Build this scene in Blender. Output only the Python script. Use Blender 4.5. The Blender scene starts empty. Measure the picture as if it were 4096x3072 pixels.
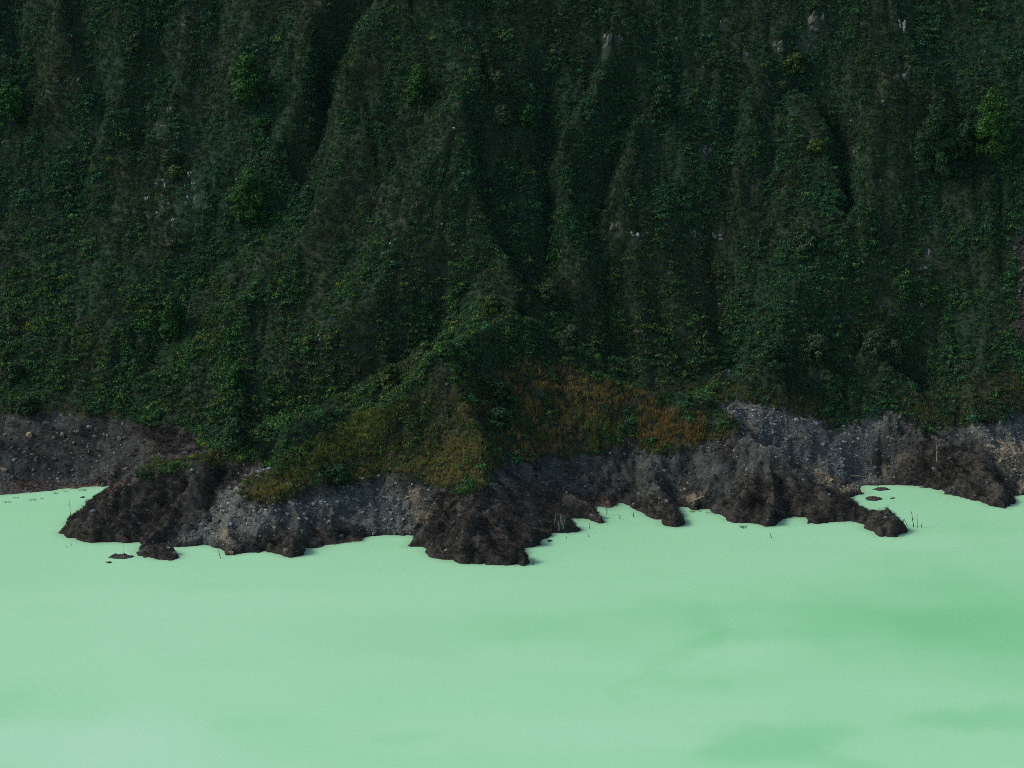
import bpy, bmesh, math, random
import numpy as np
from mathutils import Vector, Matrix

# ------------------------------------------------------------------ camera, sky, sun, exposure
scene = bpy.context.scene
CAM_H = 190.0
PITCH = math.radians(12.4)
HALF = math.radians(11.0)
cam_data = bpy.data.cameras.new("camera")
cam_data.sensor_width = 36.0
cam_data.lens = 18.0 / math.tan(HALF)
cam_data.clip_start = 1.0
cam_data.clip_end = 6000.0
camera = bpy.data.objects.new("camera", cam_data)
scene.collection.objects.link(camera)
camera.location = (0, 0, CAM_H)
camera.rotation_euler = (math.radians(90) - PITCH, 0, 0)
scene.camera = camera

SUN_DIR = Vector((-0.74, 0.02, 0.70)).normalized()      # towards the sun: left, behind the crater wall
SUN_EL = math.asin(SUN_DIR.z)
SUN_AZ = math.atan2(SUN_DIR.x, SUN_DIR.y)
world = bpy.data.worlds.new("World")
scene.world = world
world.use_nodes = True
wn = world.node_tree
wn.nodes.clear()
sky = wn.nodes.new("ShaderNodeTexSky")
sky.sky_type = 'NISHITA'
sky.sun_disc = False
sky.sun_elevation = SUN_EL
sky.sun_rotation = SUN_AZ
sky.air_density = 1.0
sky.dust_density = 2.5
bg = wn.nodes.new("ShaderNodeBackground")
bg.inputs['Strength'].default_value = 0.135
wo = wn.nodes.new("ShaderNodeOutputWorld")
wn.links.new(sky.outputs[0], bg.inputs['Color'])
wn.links.new(bg.outputs[0], wo.inputs['Surface'])
sun_data = bpy.data.lights.new("sun", 'SUN')
sun_data.energy = 1.9
sun_data.angle = math.radians(14)
sun_data.color = (1.0, 0.96, 0.88)
sun = bpy.data.objects.new("sun", sun_data)
scene.collection.objects.link(sun)
sun.rotation_euler = SUN_DIR.to_track_quat('Z', 'Y').to_euler()
sun.location = (0, 700, 400)
scene.view_settings.view_transform = 'Standard'
scene.view_settings.look = 'None'
scene.view_settings.exposure = 0.2
scene.view_settings.gamma = 1.0
scene.view_settings.use_curve_mapping = False
scene.render.engine = 'CYCLES'
scene.cycles.max_bounces = 4
scene.cycles.diffuse_bounces = 2
scene.cycles.transmission_bounces = 2
scene.cycles.volume_bounces = 0
scene.cycles.use_denoising = False
scene.cycles.filter_width = 0.95

rng = np.random.default_rng(7)
random.seed(7)
COL = scene.collection

# ------------------------------------------------------------------ picking points of the place through the lens
F = 2048.0 / math.tan(HALF)
CP, SP = math.cos(PITCH), math.sin(PITCH)

def ray(u, v):
    a = (u - 2048.0) / F
    b = (1536.0 - v) / F
    return np.array([a, CP + b * SP, -SP + b * CP])

def at_z(u, v, z):
    d = ray(u, v)
    t = (z - CAM_H) / d[2]
    return np.array([d[0] * t, d[1] * t, z])

def project(x, y, z):
    zz = z - CAM_H
    dep = y * CP - zz * SP
    upc = y * SP + zz * CP
    return 2048.0 + F * x / dep, 1536.0 - F * upc / dep

# ------------------------------------------------------------------ noise
def _h(ix, iy, seed):
    n = (ix * 374761393 + iy * 668265263 + seed * 974634777) & 0xffffffff
    n = ((n ^ (n >> 13)) * 1274126177) & 0xffffffff
    return ((n ^ (n >> 16)) & 0xffff) / 65535.0

def vnoise(x, y, seed=0):
    xf, yf = np.floor(x), np.floor(y)
    ix, iy = xf.astype(np.int64), yf.astype(np.int64)
    fx, fy = x - xf, y - yf
    fx = fx * fx * (3 - 2 * fx); fy = fy * fy * (3 - 2 * fy)
    a = _h(ix, iy, seed); b = _h(ix + 1, iy, seed)
    c = _h(ix, iy + 1, seed); d = _h(ix + 1, iy + 1, seed)
    return (a + (b - a) * fx) * (1 - fy) + (c + (d - c) * fx) * fy

def fbm(x, y, s, octv=3, seed=0):
    x = np.asarray(x, float) / s; y = np.asarray(y, float) / s
    t = 0; amp = 1.0; tot = 0
    for o in range(octv):
        t = t + amp * (vnoise(x + 17.3 * o, y - 9.1 * o, seed + o) * 2 - 1)
        tot += amp; amp *= 0.5; x = x * 2.03; y = y * 2.03
    return t / tot

def sstep(a, b, x):
    t = np.clip((x - a) / (b - a), 0, 1)
    return t * t * (3 - 2 * t)

# ------------------------------------------------------------------ shoreline of the lake
SHORE = [(-1500,1950),(-600,1988),(-200,1985),(0,1980),(72,1973),(181,1962),(289,1955),(398,1947),(470,1942),
 (450,1962),(402,1990),(366,2010),(340,2028),(318,2054),(312,2064),(265,2089),(269,2099),(312,2098),(298,2115),(261,2124),(236,2130),
 (265,2149),(298,2152),(308,2162),(345,2168),(388,2174),(417,2168),(489,2172),(562,2170),(583,2170),(562,2191),(551,2209),
 (554,2222),(598,2230),(634,2237),(688,2239),(717,2228),(708,2212),(687,2200),(641,2199),(605,2203),(616,2185),(634,2176),
 (681,2175),(685,2188),(714,2190),(761,2184),(815,2177),(837,2184),(887,2195),(912,2221),(945,2217),(981,2210),(1053,2204),
 (1097,2213),(1133,2224),(1162,2230),(1212,2222),(1220,2192),(1288,2190),(1292,2181),(1342,2173),(1386,2166),(1440,2166),
 (1447,2152),(1487,2143),(1523,2139),(1601,2142),(1656,2145),(1659,2160),(1634,2186),(1674,2184),(1706,2192),(1706,2210),
 (1731,2231),(1768,2240),(1825,2248),(1862,2255),(1909,2257),(1988,2260),(2097,2262),(2118,2247),(2093,2233),(2057,2216),
 (2093,2200),(2086,2191),(2162,2182),(2158,2160),(2216,2142),(2200,2137),(2222,2131),(2280,2133),(2319,2127),(2316,2115),
 (2280,2098),(2283,2073),(2356,2077),(2395,2093),(2421,2093),(2410,2078),(2381,2054),(2359,2038),(2363,2026),(2403,2026),
 (2453,2035),(2446,2028),(2464,2010),(2489,2012),(2526,2027),(2562,2049),(2616,2074),(2645,2081),(2659,2102),(2706,2109),
 (2746,2099),(2732,2078),(2717,2048),(2710,2029),(2761,2029),(2768,2040),(2844,2040),(2858,2055),(2902,2066),(2912,2084),
 (2965,2093),(3037,2095),(3066,2107),(3106,2102),(3117,2077),(3160,2069),(3222,2073),(3236,2095),(3298,2091),(3352,2087),
 (3406,2086),(3457,2095),(3461,2116),(3493,2127),(3515,2143),(3576,2149),(3598,2140),(3641,2122),(3605,2104),(3551,2085),
 (3497,2076),(3468,2057),(3406,2020),(3400,1990),(3453,1976),(3443,1958),(3443,1946),(3479,1939),(3616,1941),(3671,1947),
 (3767,1960),(3783,1976),(3847,1989),(3927,2005),(3959,2024),(4023,2033),(4060,2010),(4048,1984),(4096,1977),(4300,1985),
 (4500,1990),(5000,2000),(5700,1950)]
shore_xy = np.array([at_z(u, v, 0.0)[:2] for u, v in SHORE])

def seg_dist(px, py, pts, closed=False):
    n = len(pts)
    best = np.full(px.shape, 1e9)
    for i in range(n - 1 + int(closed)):
        ax, ay = pts[i][0], pts[i][1]; bx, by = pts[(i + 1) % n][0], pts[(i + 1) % n][1]
        dx, dy = bx - ax, by - ay
        L = dx * dx + dy * dy + 1e-9
        t = np.clip(((px - ax) * dx + (py - ay) * dy) / L, 0, 1)
        d = (px - ax - t * dx) ** 2 + (py - ay - t * dy) ** 2
        np.minimum(best, d, out=best)
    return np.sqrt(best)

def inside(px, py, poly):
    r = np.zeros(px.shape, bool)
    n = len(poly); j = n - 1
    for i in range(n):
        xi, yi = poly[i]; xj, yj = poly[j]
        if yi != yj:
            c = ((yi > py) != (yj > py)) & (px < (xj - xi) * (py - yi) / (yj - yi) + xi)
            r ^= c
        j = i
    return r

LAND_POLY = [tuple(p) for p in shore_xy] + [(400.0, 1100.0), (-400.0, 1100.0)]

# ------------------------------------------------------------------ large form of the crater wall
ctrl = []
def chain(u, v0, z0, segs):
    p = at_z(u, v0, z0)
    ctrl.append(tuple(p))
    y, z = p[1], p[2]
    for v1, deg in segs:
        s = math.tan(math.radians(deg))
        d = ray(u, v1)
        # z = z + s*(Y-y) meets the ray CAM_H + Y*d2/d1
        k = d[2] / d[1]
        Y = (CAM_H - z + s * y) / (s - k)
        z = z + s * (Y - y); y = Y
        ctrl.append((d[0] / d[1] * Y, Y, z))

WALL_U = [-1200, -500, 0, 700, 1100, 1500, 1900, 2130, 2500, 2900, 3250, 3600, 3900, 4200, 5300]
WALL = {1500: [772,770,766,760,750,742,740,742,752,758,756,760,758,756,756],
        1250: [790,788,784,777,768,760,756,760,768,774,771,774,772,770,770],
        1000: [806,804,801,793,785,776,770,776,784,789,786,788,787,785,785],
        750: [822,820,817,809,801,792,785,791,799,803,801,800,801,800,800],
        500: [836,834,830,823,816,808,801,806,813,817,815,813,815,814,814],
        250: [850,848,844,837,830,822,817,820,827,831,829,827,829,828,828],
        0: [863,861,857,850,843,835,830,834,840,844,842,840,842,841,841],
        -400: [885,883,879,872,866,858,854,857,863,866,864,862,864,863,863]}
def wall(u, vmax=1500):
    for v_, ys_ in WALL.items():
        if v_ <= vmax:
            Y = float(np.interp(u, WALL_U, ys_)); d = ray(u, v_)
            ctrl.append((d[0] / d[1] * Y, Y, CAM_H + Y * d[2] / d[1]))
def pts(u, *vy):
    for v_, Y in vy:
        d = ray(u, v_); ctrl.append((d[0] / d[1] * Y, Y, CAM_H + Y * d[2] / d[1]))
chain(-1200, 1985, .3, [(1670, 24)]); wall(-1200)
chain(-500, 1988, .3, [(1670, 24)]); wall(-500)
chain(0, 1980, .3, [(1850, 20), (1655, 26)]); wall(0)
chain(350, 1950, .3, []); pts(350, (1850, 725), (1660, 750)); wall(350)
chain(700, 2175, 3, [(1880, 26)]); pts(700, (1840, 727), (1700, 746)); wall(700)
chain(1100, 2205, 3, [(1980, 26), (1850, 27), (1790, 25)]); pts(1100, (1700, 733), (1600, 743)); wall(1100)
chain(1300, 2180, 3, [(1950, 26), (1800, 30), (1715, 30)]); pts(1300, (1640, 735)); wall(1300)
chain(1500, 2140, 2, [(2000, 25), (1880, 36), (1640, 33)]); pts(1500, (1580, 735)); wall(1500)
chain(1700, 2200, 4, [(1950, 30), (1700, 34), (1500, 34)]); pts(1700, (1440, 740)); wall(1700, 1250)
chain(1900, 2255, 4, [(2100, 26), (1950, 29), (1650, 36), (1370, 38)]); pts(1900, (1310, 750)); wall(1900, 1250)
chain(2130, 2180, 3, [(2000, 22), (1820, 27), (1600, 36), (1245, 38)]); pts(2130, (1190, 762)); wall(2130, 1000)
chain(2300, 2100, 3, [(1830, 26), (1600, 36), (1420, 37)]); pts(2300, (1360, 757)); wall(2300, 1250)
chain(2500, 2012, 1.5, [(1800, 24), (1560, 36)]); pts(2500, (1500, 752)); wall(2500, 1250)
chain(2700, 2060, 2, [(1900, 22), (1780, 25), (1610, 34)]); pts(2700, (1560, 748)); wall(2700, 1500)
chain(2900, 2070, 3, [(1900, 22), (1700, 26)]); pts(2900, (1650, 738), (1580, 748)); wall(2900)
chain(3250, 2090, 4, [(1990, 22)]); pts(3250, (1900, 727), (1760, 739), (1650, 747)); wall(3250)
chain(3600, 1941, .6, [(1850, 14), (1660, 21)]); wall(3600)
chain(3900, 2010, 4, [(1830, 22)]); pts(3900, (1700, 744)); wall(3900)
chain(4200, 1978, .6, [(1850, 17), (1660, 24)]); wall(4200)
chain(4700, 1992, .6, [(1660, 24)]); wall(4700)
chain(5300, 1985, .6, [(1660, 24)]); wall(5300)
for x in (-260, -130, 0, 130, 260):
    ctrl.append((x, 950.0, 222.0))
ctrl = np.array(ctrl)

def tps_fit(P, lam=3.0):
    n = len(P)
    sc = 100.0
    X = P[:, :2] / sc
    r2 = ((X[:, None] - X[None]) ** 2).sum(-1)
    K = 0.5 * r2 * np.log(r2 + 1e-12)
    A = np.zeros((n + 3, n + 3))
    A[:n, :n] = K + np.eye(n) * lam * 1e-4
    A[:n, n] = 1; A[:n, n + 1:] = X
    A[n, :n] = 1; A[n + 1:, :n] = X.T
    b = np.zeros(n + 3); b[:n] = P[:, 2]
    w = np.linalg.solve(A, b)
    def ev(x, y):
        x = np.asarray(x, float) / sc; y = np.asarray(y, float) / sc
        o = w[n] + w[n + 1] * x + w[n + 2] * y
        for i in range(n):
            r = (x - X[i, 0]) ** 2 + (y - X[i, 1]) ** 2
            o = o + w[i] * 0.5 * r * np.log(r + 1e-12)
        return o
    return ev
tps = tps_fit(ctrl)

CX = np.arange(-250, 251, 3.0); CY = np.arange(560, 961, 3.0)
cgx, cgy = np.meshgrid(CX, CY)
cgz = tps(cgx, cgy)

def bilin(xs, ys, gz, x, y):
    fx = np.clip((x - xs[0]) / (xs[1] - xs[0]), 0, len(xs) - 1.001)
    fy = np.clip((y - ys[0]) / (ys[1] - ys[0]), 0, len(ys) - 1.001)
    ix, iy = fx.astype(int), fy.astype(int)
    fx, fy = fx - ix, fy - iy
    return (gz[iy, ix] * (1 - fx) + gz[iy, ix + 1] * fx) * (1 - fy) + (gz[iy + 1, ix] * (1 - fx) + gz[iy + 1, ix + 1] * fx) * fy

YS = np.arange(600, 945, 0.25)
def hit_field(u, v, hf, off=0.0):
    d = ray(u, v)
    x = YS * d[0] / d[1]
    zr = CAM_H + YS * d[2] / d[1]
    h = hf(x, YS) + off
    k = np.argmax(h >= zr)
    if h[k] < zr[k]: k = len(YS) - 1
    return np.array([x[k], YS[k], zr[k]])

base_f = lambda x, y: bilin(CX, CY, cgz, x, y)

# ridges (positive) and gullies (negative): pixel polyline, height in metres, half width in metres, sharpness
FEAT = [
 ([(1500,-60),(1400,110),(1345,230),(1325,340),(1315,450),(1280,560),(1220,680)], -9.0, 8.0, 1.0),
 ([(1960,300),(1830,560),(1720,760),(1600,1000),(1460,1230)], 5.5, 17.0, 1.3),
 ([(1900,590),(1950,780),(2020,960),(2080,1120)], -3.5, 6.0, 1.0),
 ([(2170,330),(2180,560),(2190,760),(2195,930),(2150,1130)], -5.5, 7.0, 1.0),
 ([(2500,430),(2450,640),(2410,800),(2400,980),(2450,1200),(2480,1380)], -5.0, 9.0, 1.1),
 ([(2720,300),(2640,500),(2620,700)], -3.5, 8.0, 1.1),
 ([(3200,330),(3300,420),(3370,520),(3375,650),(3400,780),(3415,930)], -8.5, 7.0, 1.0),
 ([(3330,180),(3330,330),(3320,420)], -4.0, 8.0, 1.1),
 ([(3120,400),(3080,600),(3060,820)], -3.0, 7.0, 1.1),
 ([(2960,350),(2930,560),(2940,760)], -3.0, 8.0, 1.1),
 ([(3700,100),(3800,300),(3860,500),(3870,650)], -4.0, 12.0, 1.2),
 ([(40,20),(60,200),(110,330),(120,420)], -4.5, 8.0, 1.0),
 ([(330,60),(350,260),(420,420)], -3.5, 7.0, 1.0),
 ([(640,100),(620,330),(560,560)], -2.5, 9.0, 1.1),
 ([(870,60),(830,330),(800,600)], -3.0, 9.0, 1.1),
 ([(1100,60),(1090,330),(1060,560)], -2.5, 8.0, 1.1),
 ([(1250,120),(1240,330),(1230,500)], 3.0, 7.0, 1.1),
 ([(1250,720),(1090,860),(900,1020),(740,1180),(620,1400)], -4.0, 13.0, 1.2),
 ([(1330,900),(1180,1050),(1000,1200),(860,1380)], 3.0, 12.0, 1.2),
 ([(330,760),(300,1000),(280,1250)], -2.0, 12.0, 1.2),
 ([(1790,1290),(1730,1370),(1560,1490),(1300,1610),(1020,1740)], -7.5, 10.0, 1.1),
 ([(2170,1260),(2030,1330),(1890,1430),(1680,1570),(1430,1660),(1200,1770),(1090,1830)], 5.0, 11.0, 1.0),
 ([(1800,1580),(1680,1730),(1560,1860)], -2.5, 6.0, 1.1),
 ([(2040,1500),(2030,1640),(2040,1760)], -3.0, 7.0, 1.1),
 ([(2180,1260),(2330,1420),(2510,1545),(2800,1640),(2980,1740),(3090,1830)], 5.0, 9.0, 1.0),
 ([(2180,1560),(2190,1680),(2200,1790)], -1.6, 4.0, 1.0),
 ([(2490,1640),(2515,1760),(2560,1900)], -2.0, 4.0, 1.0),
 ([(2330,1580),(2340,1720)], -1.2, 3.0, 1.0),
 ([(2700,1700),(2760,1840),(2830,1960)], -1.8, 5.0, 1.0),
 ([(980,1800),(800,1850),(560,1885),(400,2000)], 3.5, 8.0, 1.1),
 ([(1090,1840),(1010,1910),(880,2010),(780,2140)], -3.5, 7.0, 1.1),
 ([(3300,1050),(3280,1250),(3200,1480)], 6.0, 24.0, 1.3),
 ([(2840,1050),(2880,1300),(2950,1480)], -6.0, 14.0, 1.2),
 ([(2620,1240),(2700,1400),(2800,1520)], -4.0, 9.0, 1.2),
 ([(3600,1200),(3520,1420),(3480,1560)], 3.0, 15.0, 1.3),
 ([(3620,1720),(3760,1830),(3900,1930),(3990,2000)], 3.0, 7.0, 1.1),
 ([(3300,1690),(3380,1770),(3460,1860),(3500,1920)], -2.6, 15.0, 1.2),
 ([(1640,1960),(1630,2060),(1620,2140)], -2.5, 5.0, 1.0),
 ([(1900,1980),(1960,2100),(2080,2235)], 1.8, 6.0, 1.0),
 ([(3090,1840),(3120,1960),(3090,2080)], 2.2, 6.0, 1.0),
 ([(3150,1880),(3300,2010),(3560,2100)], 1.8, 6.0, 1.0),
]
# edges: steep on one side, long on the other (height, reach to the left, reach to the right)
EDGES = [
 ([(1660,-30),(1520,120),(1420,260),(1375,380),(1350,520),(1290,640)], 10.0, 4.0, 24.0),
 ([(3520,440),(3440,560),(3425,700),(3440,900)], 7.5, 3.5, 17.0),
 ([(2460,160),(2360,400),(2260,580),(2230,760),(2235,900),(2280,1050)], 6.5, 4.0, 13.0),
 ([(1900,420),(1860,560),(1890,760),(1950,960),(2050,1130)], 7.5, 24.0, 4.0),
 ([(2640,420),(2500,640),(2440,820),(2430,950)], 5.0, 4.0, 11.0),
 ([(3940,740),(3962,860),(3975,970)], 4.0, 10.0, 3.0),
 ([(3885,800),(3900,950)], 2.5, 8.0, 2.5),
 ([(480,0),(450,200),(440,420),(400,600)], 5.0, 4.0, 15.0),
 ([(230,60),(200,260),(140,460)], 4.5, 4.0, 13.0),
 ([(880,300),(860,470),(850,600)], 3.0, 3.0, 11.0),
 ([(1180,300),(1190,470)], 3.0, 10.0, 3.0),
 ([(3010,350),(2960,560),(2960,720)], 4.0, 3.5, 12.0),
 ([(1985,1430),(1950,1560),(1900,1690),(1890,1810)], 4.0, 14.0, 6.5),
 ([(2350,1560),(2360,1700),(2380,1800)], 1.5, 5.0, 2.0),
 ([(1350,880),(1180,1050),(1000,1220),(880,1380)], 3.5, 5.0, 16.0),
]
feats = []
edge_f = []
for pl, amp, wl, wr in EDGES:
    amp *= 0.8
    edge_f.append(([hit_field(u, v, base_f, amp * 0.7)[:2] for u, v in pl], amp, wl, wr))
for pl, amp, w, p in FEAT:
    amp *= 1.35
    feats.append(([hit_field(u, v, base_f, amp * 0.7)[:2] for u, v in pl], amp, w, p))

def feature_field(x, y):
    o = np.zeros(x.shape)
    wx = x + 3.0 * fbm(x, y, 10, 4, 90); wy = y + 3.0 * fbm(x, y, 10, 4, 91)
    for pts, amp, w, p in feats:
        P = np.array(pts)
        m = (x > P[:, 0].min() - w - 3) & (x < P[:, 0].max() + w + 3) & (y > P[:, 1].min() - w - 3) & (y < P[:, 1].max() + w + 3)
        if not m.any(): continue
        d = seg_dist(wx[m], wy[m], pts)
        t = np.clip(1 - d / w, 0, 1)
        # soft foot, fairly sharp crest
        o[m] += amp * (t ** p) * (0.35 + 0.65 * sstep(0, 0.5, t))
    for pts_, amp, wl, wr in edge_f:
        P = np.array(pts_); w = max(wl, wr)
        m = (x > P[:, 0].min() - w - 3) & (x < P[:, 0].max() + w + 3) & (y > P[:, 1].min() - w - 3) & (y < P[:, 1].max() + w + 3)
        if not m.any(): continue
        px, py = wx[m], wy[m]
        d = seg_dist(px, py, pts_)
        o_ = np.argsort(P[:, 1]); side = px - np.interp(py, P[o_, 1], P[o_, 0])
        t = np.clip(1 - d / np.where(side > 0, wr, wl), 0, 1)
        o[m] += amp * t * (0.4 + 0.6 * sstep(0, 0.5, t))
    return o

# ------------------------------------------------------------------ zones of ground cover (picture outline, carried to the ground)
MW, MH = 1400, 900
MU0, MU1, MV0, MV1 = -800.0, 4900.0, -600.0, 2400.0
mu, mv = np.meshgrid(np.linspace(MU0, MU1, MW), np.linspace(MV0, MV1, MH))
def pmask(poly):
    return inside(mu, mv, poly)
def blur(m, k=2):
    m = m.astype(float)
    for _ in range(k):
        m = (m + np.roll(m, 1, 0) + np.roll(m, -1, 0) + np.roll(m, 1, 1) + np.roll(m, -1, 1)) / 5
    return m
VEGLINE = [(-800,1660),(0,1658),(150,1640),(300,1655),(420,1650),(520,1690),(600,1690),(690,1690),(760,1750),(800,1790),(860,1800),
 (800,1835),(700,1855),(570,1880),(560,1905),(640,1895),(760,1880),(900,1850),(980,1840),(1080,1835),(1085,1850),(1040,1890),(1010,1925),(960,1970),
 (1080,2000),(1180,1960),(1260,1930),(1440,1900),(1600,1880),(1650,1910),(1780,1950),(1850,1975),(1930,1965),(1990,1900),(1990,1830),(2200,1835),(2300,1825),(2470,1815),
 (2500,1740),(2540,1740),(2560,1800),(2680,1800),(2750,1765),(2900,1760),(2960,1710),(2890,1645),(2850,1600),(2930,1590),(3050,1612),(3160,1645),(3250,1690),
 (3320,1728),(3380,1705),(3460,1668),(3580,1640),(3640,1690),(3700,1720),(3760,1720),(3900,1690),(4096,1660),(4900,1650)]
Z = {}
Z['veg'] = blur(pmask([(-800, -600)] + VEGLINE + [(4900, -600)]), 10)
g = pmask([(1960,1500),(2120,1440),(2300,1470),(2500,1560),(2780,1640),(2930,1720),(2900,1770),(2750,1765),(2600,1800),(2480,1810),(2300,1820),(2100,1830),(1990,1830),(1970,1700),(1950,1600)])
g &= ~pmask([(2475,1640),(2525,1640),(2560,1820),(2480,1820)])
g &= ~pmask([(2120,1590),(2190,1560),(2230,1700),(2190,1720)])
Z['orange'] = blur(g, 16)
g = pmask([(2540,1640),(2680,1620),(2700,1780),(2560,1800)]) | pmask([(2720,1690),(2900,1720),(2880,1770),(2760,1770)]) | pmask([(2300,1740),(2480,1740),(2470,1820),(2290,1815)]) | pmask([(2010,1790),(2200,1790),(2180,1830),(2010,1830)])
Z['fire'] = blur(g, 30)
g = pmask([(1440,1870),(1600,1790),(1740,1650),(1840,1500),(1900,1480),(1860,1640),(1780,1740),(1900,1760),(1980,1880),(1920,1960),(1800,1945),(1640,1900),(1580,1880)])

g |= pmask([(560,1900),(600,1860),(800,1830),(1000,1790),(1020,1830),(800,1870)])
g |= pmask([(-500,1665),(-500,1610),(0,1620),(160,1625),(420,1630),(520,1690),(300,1660)])
g |= pmask([(1000,1900),(1200,1880),(1450,1860),(1440,1905),(1250,1935),(1080,2000),(960,1975)])
Z['brown'] = blur(g, 24)
g = pmask([(3500,1600),(3680,1560),(4096,1480),(4400,1480),(4400,1660),(4096,1660),(3900,1690),(3750,1710),(3640,1690),(3580,1640)]) | pmask([(2700,1540),(2950,1540),(3300,1640),(3320,1720),(3000,1610),(2850,1600)])
Z['brown'] += 0.5 * blur(g, 24)
g = pmask([(1040,1890),(1250,1770),(1500,1640),(1700,1520),(1830,1440),(1930,1460),(1960,1600),(1990,1830),(1930,1960),(1800,1950),(1640,1905),(1250,1935),(1080,2000),(970,1970)])
Z['brown'] = np.minimum(Z['brown'] + 0.42 * blur(g, 16), 1)
g = pmask([(1040,1870),(1200,1790),(1400,1660),(1640,1600),(1580,1700),(1480,1800),(1300,1870),(1130,1920)])
g |= pmask([(2340,1680),(2480,1690),(2490,1790),(2350,1800)])
Z['lush'] = blur(g, 24)
g = pmask([(236,2140),(250,2070),(320,2030),(420,1960),(560,1900),(800,1870),(1000,1850),(950,1930),(850,1990),(760,2080),(640,2150),(560,2240),(740,2250),(700,2180),(400,2200)])
g |= pmask([(1640,2190),(1680,2080),(1730,1990),(1800,1950),(1960,1960),(2100,1960),(2300,1990),(2480,2000),(2440,2100),(2300,2140),(2130,2270),(1700,2270)])
g |= pmask([(2500,2010),(2640,1980),(2720,2010),(2760,2110),(2650,2120)])
g |= pmask([(2880,2090),(2900,1990),(3060,1870),(3150,1900),(3300,1960),(3450,2010),(3660,2110),(3560,2160),(2900,2120)])
g |= pmask([(3560,1920),(3640,1830),(3700,1760),(3800,1780),(3950,1850),(4040,1930),(4070,2040),(3900,2040),(3700,1970)])
g |= pmask([(560,1700),(700,1700),(800,1790),(700,1840),(560,1800),(500,1740)])
g |= pmask([(900,2230),(900,2130),(1100,2140),(1450,2110),(1450,2170),(1200,2240)])
Z['brush'] = blur(g, 26)
g = pmask([(720,2170),(850,2010),(980,1900),(1060,1850),(1110,1840),(1090,1880),(1000,1960),(960,2010),(1100,2020),(1300,1960),(1480,1950),(1640,1990),(1660,2120),(1560,2145),(1300,2060),(1100,2080),(950,2180),(820,2180)])
g |= pmask([(2850,1600),(3000,1610),(3200,1660),(3330,1700),(3480,1650),(3560,1650),(3540,1740),(3460,1860),(3540,1930),(3400,1940),(3250,1880),(3100,1790),(2960,1700)])
g |= pmask([(3820,1720),(4400,1680),(4400,1800),(4000,1800)])
Z['scree'] = blur(g, 14)
g = pmask([(3960,1790),(4020,1770),(4400,1740),(4400,1990),(4070,1970),(4040,1900),(3990,1840)])
g |= pmask([(1650,1950),(1690,1935),(1710,2010),(1730,2060),(1690,2130),(1665,2080),(1625,2020),(1620,1990)])
g |= pmask([(2745,2000),(2800,1975),(2850,1960),(2830,2000),(2760,2020)])
g |= pmask([(3140,2055),(3160,2020),(3230,2040),(3220,2070)])
g |= pmask([(880,2150),(890,2110),(915,2110),(920,2180)])
g |= pmask([(3200,1850),(3225,1850),(3300,1910),(3440,1950),(3440,1975),(3360,1960),(3280,1925)])
g |= pmask([(3520,1890),(3570,1840),(3630,1800),(3640,1815),(3590,1860),(3550,1915)])
Z['tan'] = blur(g, 3)
g = pmask([(-700,2000),(-700,1950),(0,1930),(300,1925),(520,1920),(480,1950),(300,1970)])
g |= pmask([(1250,2200),(1300,2150),(1450,2140),(1450,2180)])
g |= pmask([(2330,2040),(2380,1995),(2480,2000),(2440,2045)])
Z['rust'] = blur(g, 4)
g = pmask([(4064,1150),(4072,1000),(4085,880),(4400,860),(4400,1460),(4110,1430),(4066,1380),(4046,1290)])
Z['talus'] = blur(g, 5)
g = pmask([(560,720),(640,690),(800,700),(830,900),(700,960),(590,900)])
g |= pmask([(3000,120),(3100,60),(3380,60),(3360,200),(3200,220)])
g |= pmask([(3620,1000),(3740,960),(3760,1040),(3650,1100)])
g |= pmask([(3390,560),(3440,560),(3440,800),(3420,930),(3395,800)])
Z['crag'] = blur(g, 8)

def zone(name, u, v):
    fx = np.clip((u - MU0) / (MU1 - MU0) * (MW - 1), 0, MW - 1.001)
    fy = np.clip((v - MV0) / (MV1 - MV0) * (MH - 1), 0, MH - 1.001)
    return Z[name][np.round(fy).astype(int), np.round(fx).astype(int)]

# ------------------------------------------------------------------ final ground height
gx1 = np.arange(-232, 232.01, 0.45)
gy1 = np.concatenate([np.arange(618, 765, 0.45), np.arange(765, 945, 0.6)])
GX, GY = np.meshgrid(gx1, gy1)
b0 = base_f(GX, GY)
ff = feature_field(GX, GY)
big = b0 + ff
upper = sstep(30, 75, b0)
mid = sstep(10, 30, b0)
big += 2.6 * fbm(GX, GY, 34, 3, 1) * (0.25 + 0.75 * mid)
wrx = GX + 5 * fbm(GX, GY, 22, 3, 44) + 1.6 * fbm(GX, GY, 6, 2, 48)
flute = np.zeros(GX.shape)
for sc_, am_, st_, sd_ in ((17.0, 1.2, 0.55, 5), (8.0, 1.2, 0.50, 6), (4.0, 1.0, 0.50, 7), (2.2, 0.7, 0.55, 8)):
    rg = np.abs(fbm(wrx, GY * st_, sc_, 2, sd_))
    flute += am_ * (np.minimum(rg * 3.0, 1.0) - 0.62)          # narrow cut gullies between broad ribs
big += flute * (0.15 + 0.85 * upper) * mid * (0.62 + 0.38 * sstep(-75, -30, GX))
rill = np.abs(fbm(GX + 1.5 * fbm(GX, GY, 8, 2, 45), GY * 0.30, 5.0, 2, 15))
calm = 1 - 0.75 * sstep(-62, -78, GX) * (1 - mid)
big -= 1.7 * (0.30 - rill) * (1 - upper) * 2 * calm
rill2 = np.abs(fbm(GX + 1.0 * fbm(GX, GY, 5, 2, 46), GY * 0.35, 2.4, 2, 16))
big -= 1.2 * (0.30 - rill2) * (1 - mid) * calm
gr_q = GX * 0.72 - GY * 0.69 + 1.2 * fbm(GX, GY, 6, 3, 49); gr_p = GX * 0.69 + GY * 0.72
groove = np.abs(fbm(gr_q, gr_p * 0.16, 2.6, 3, 17))
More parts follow.
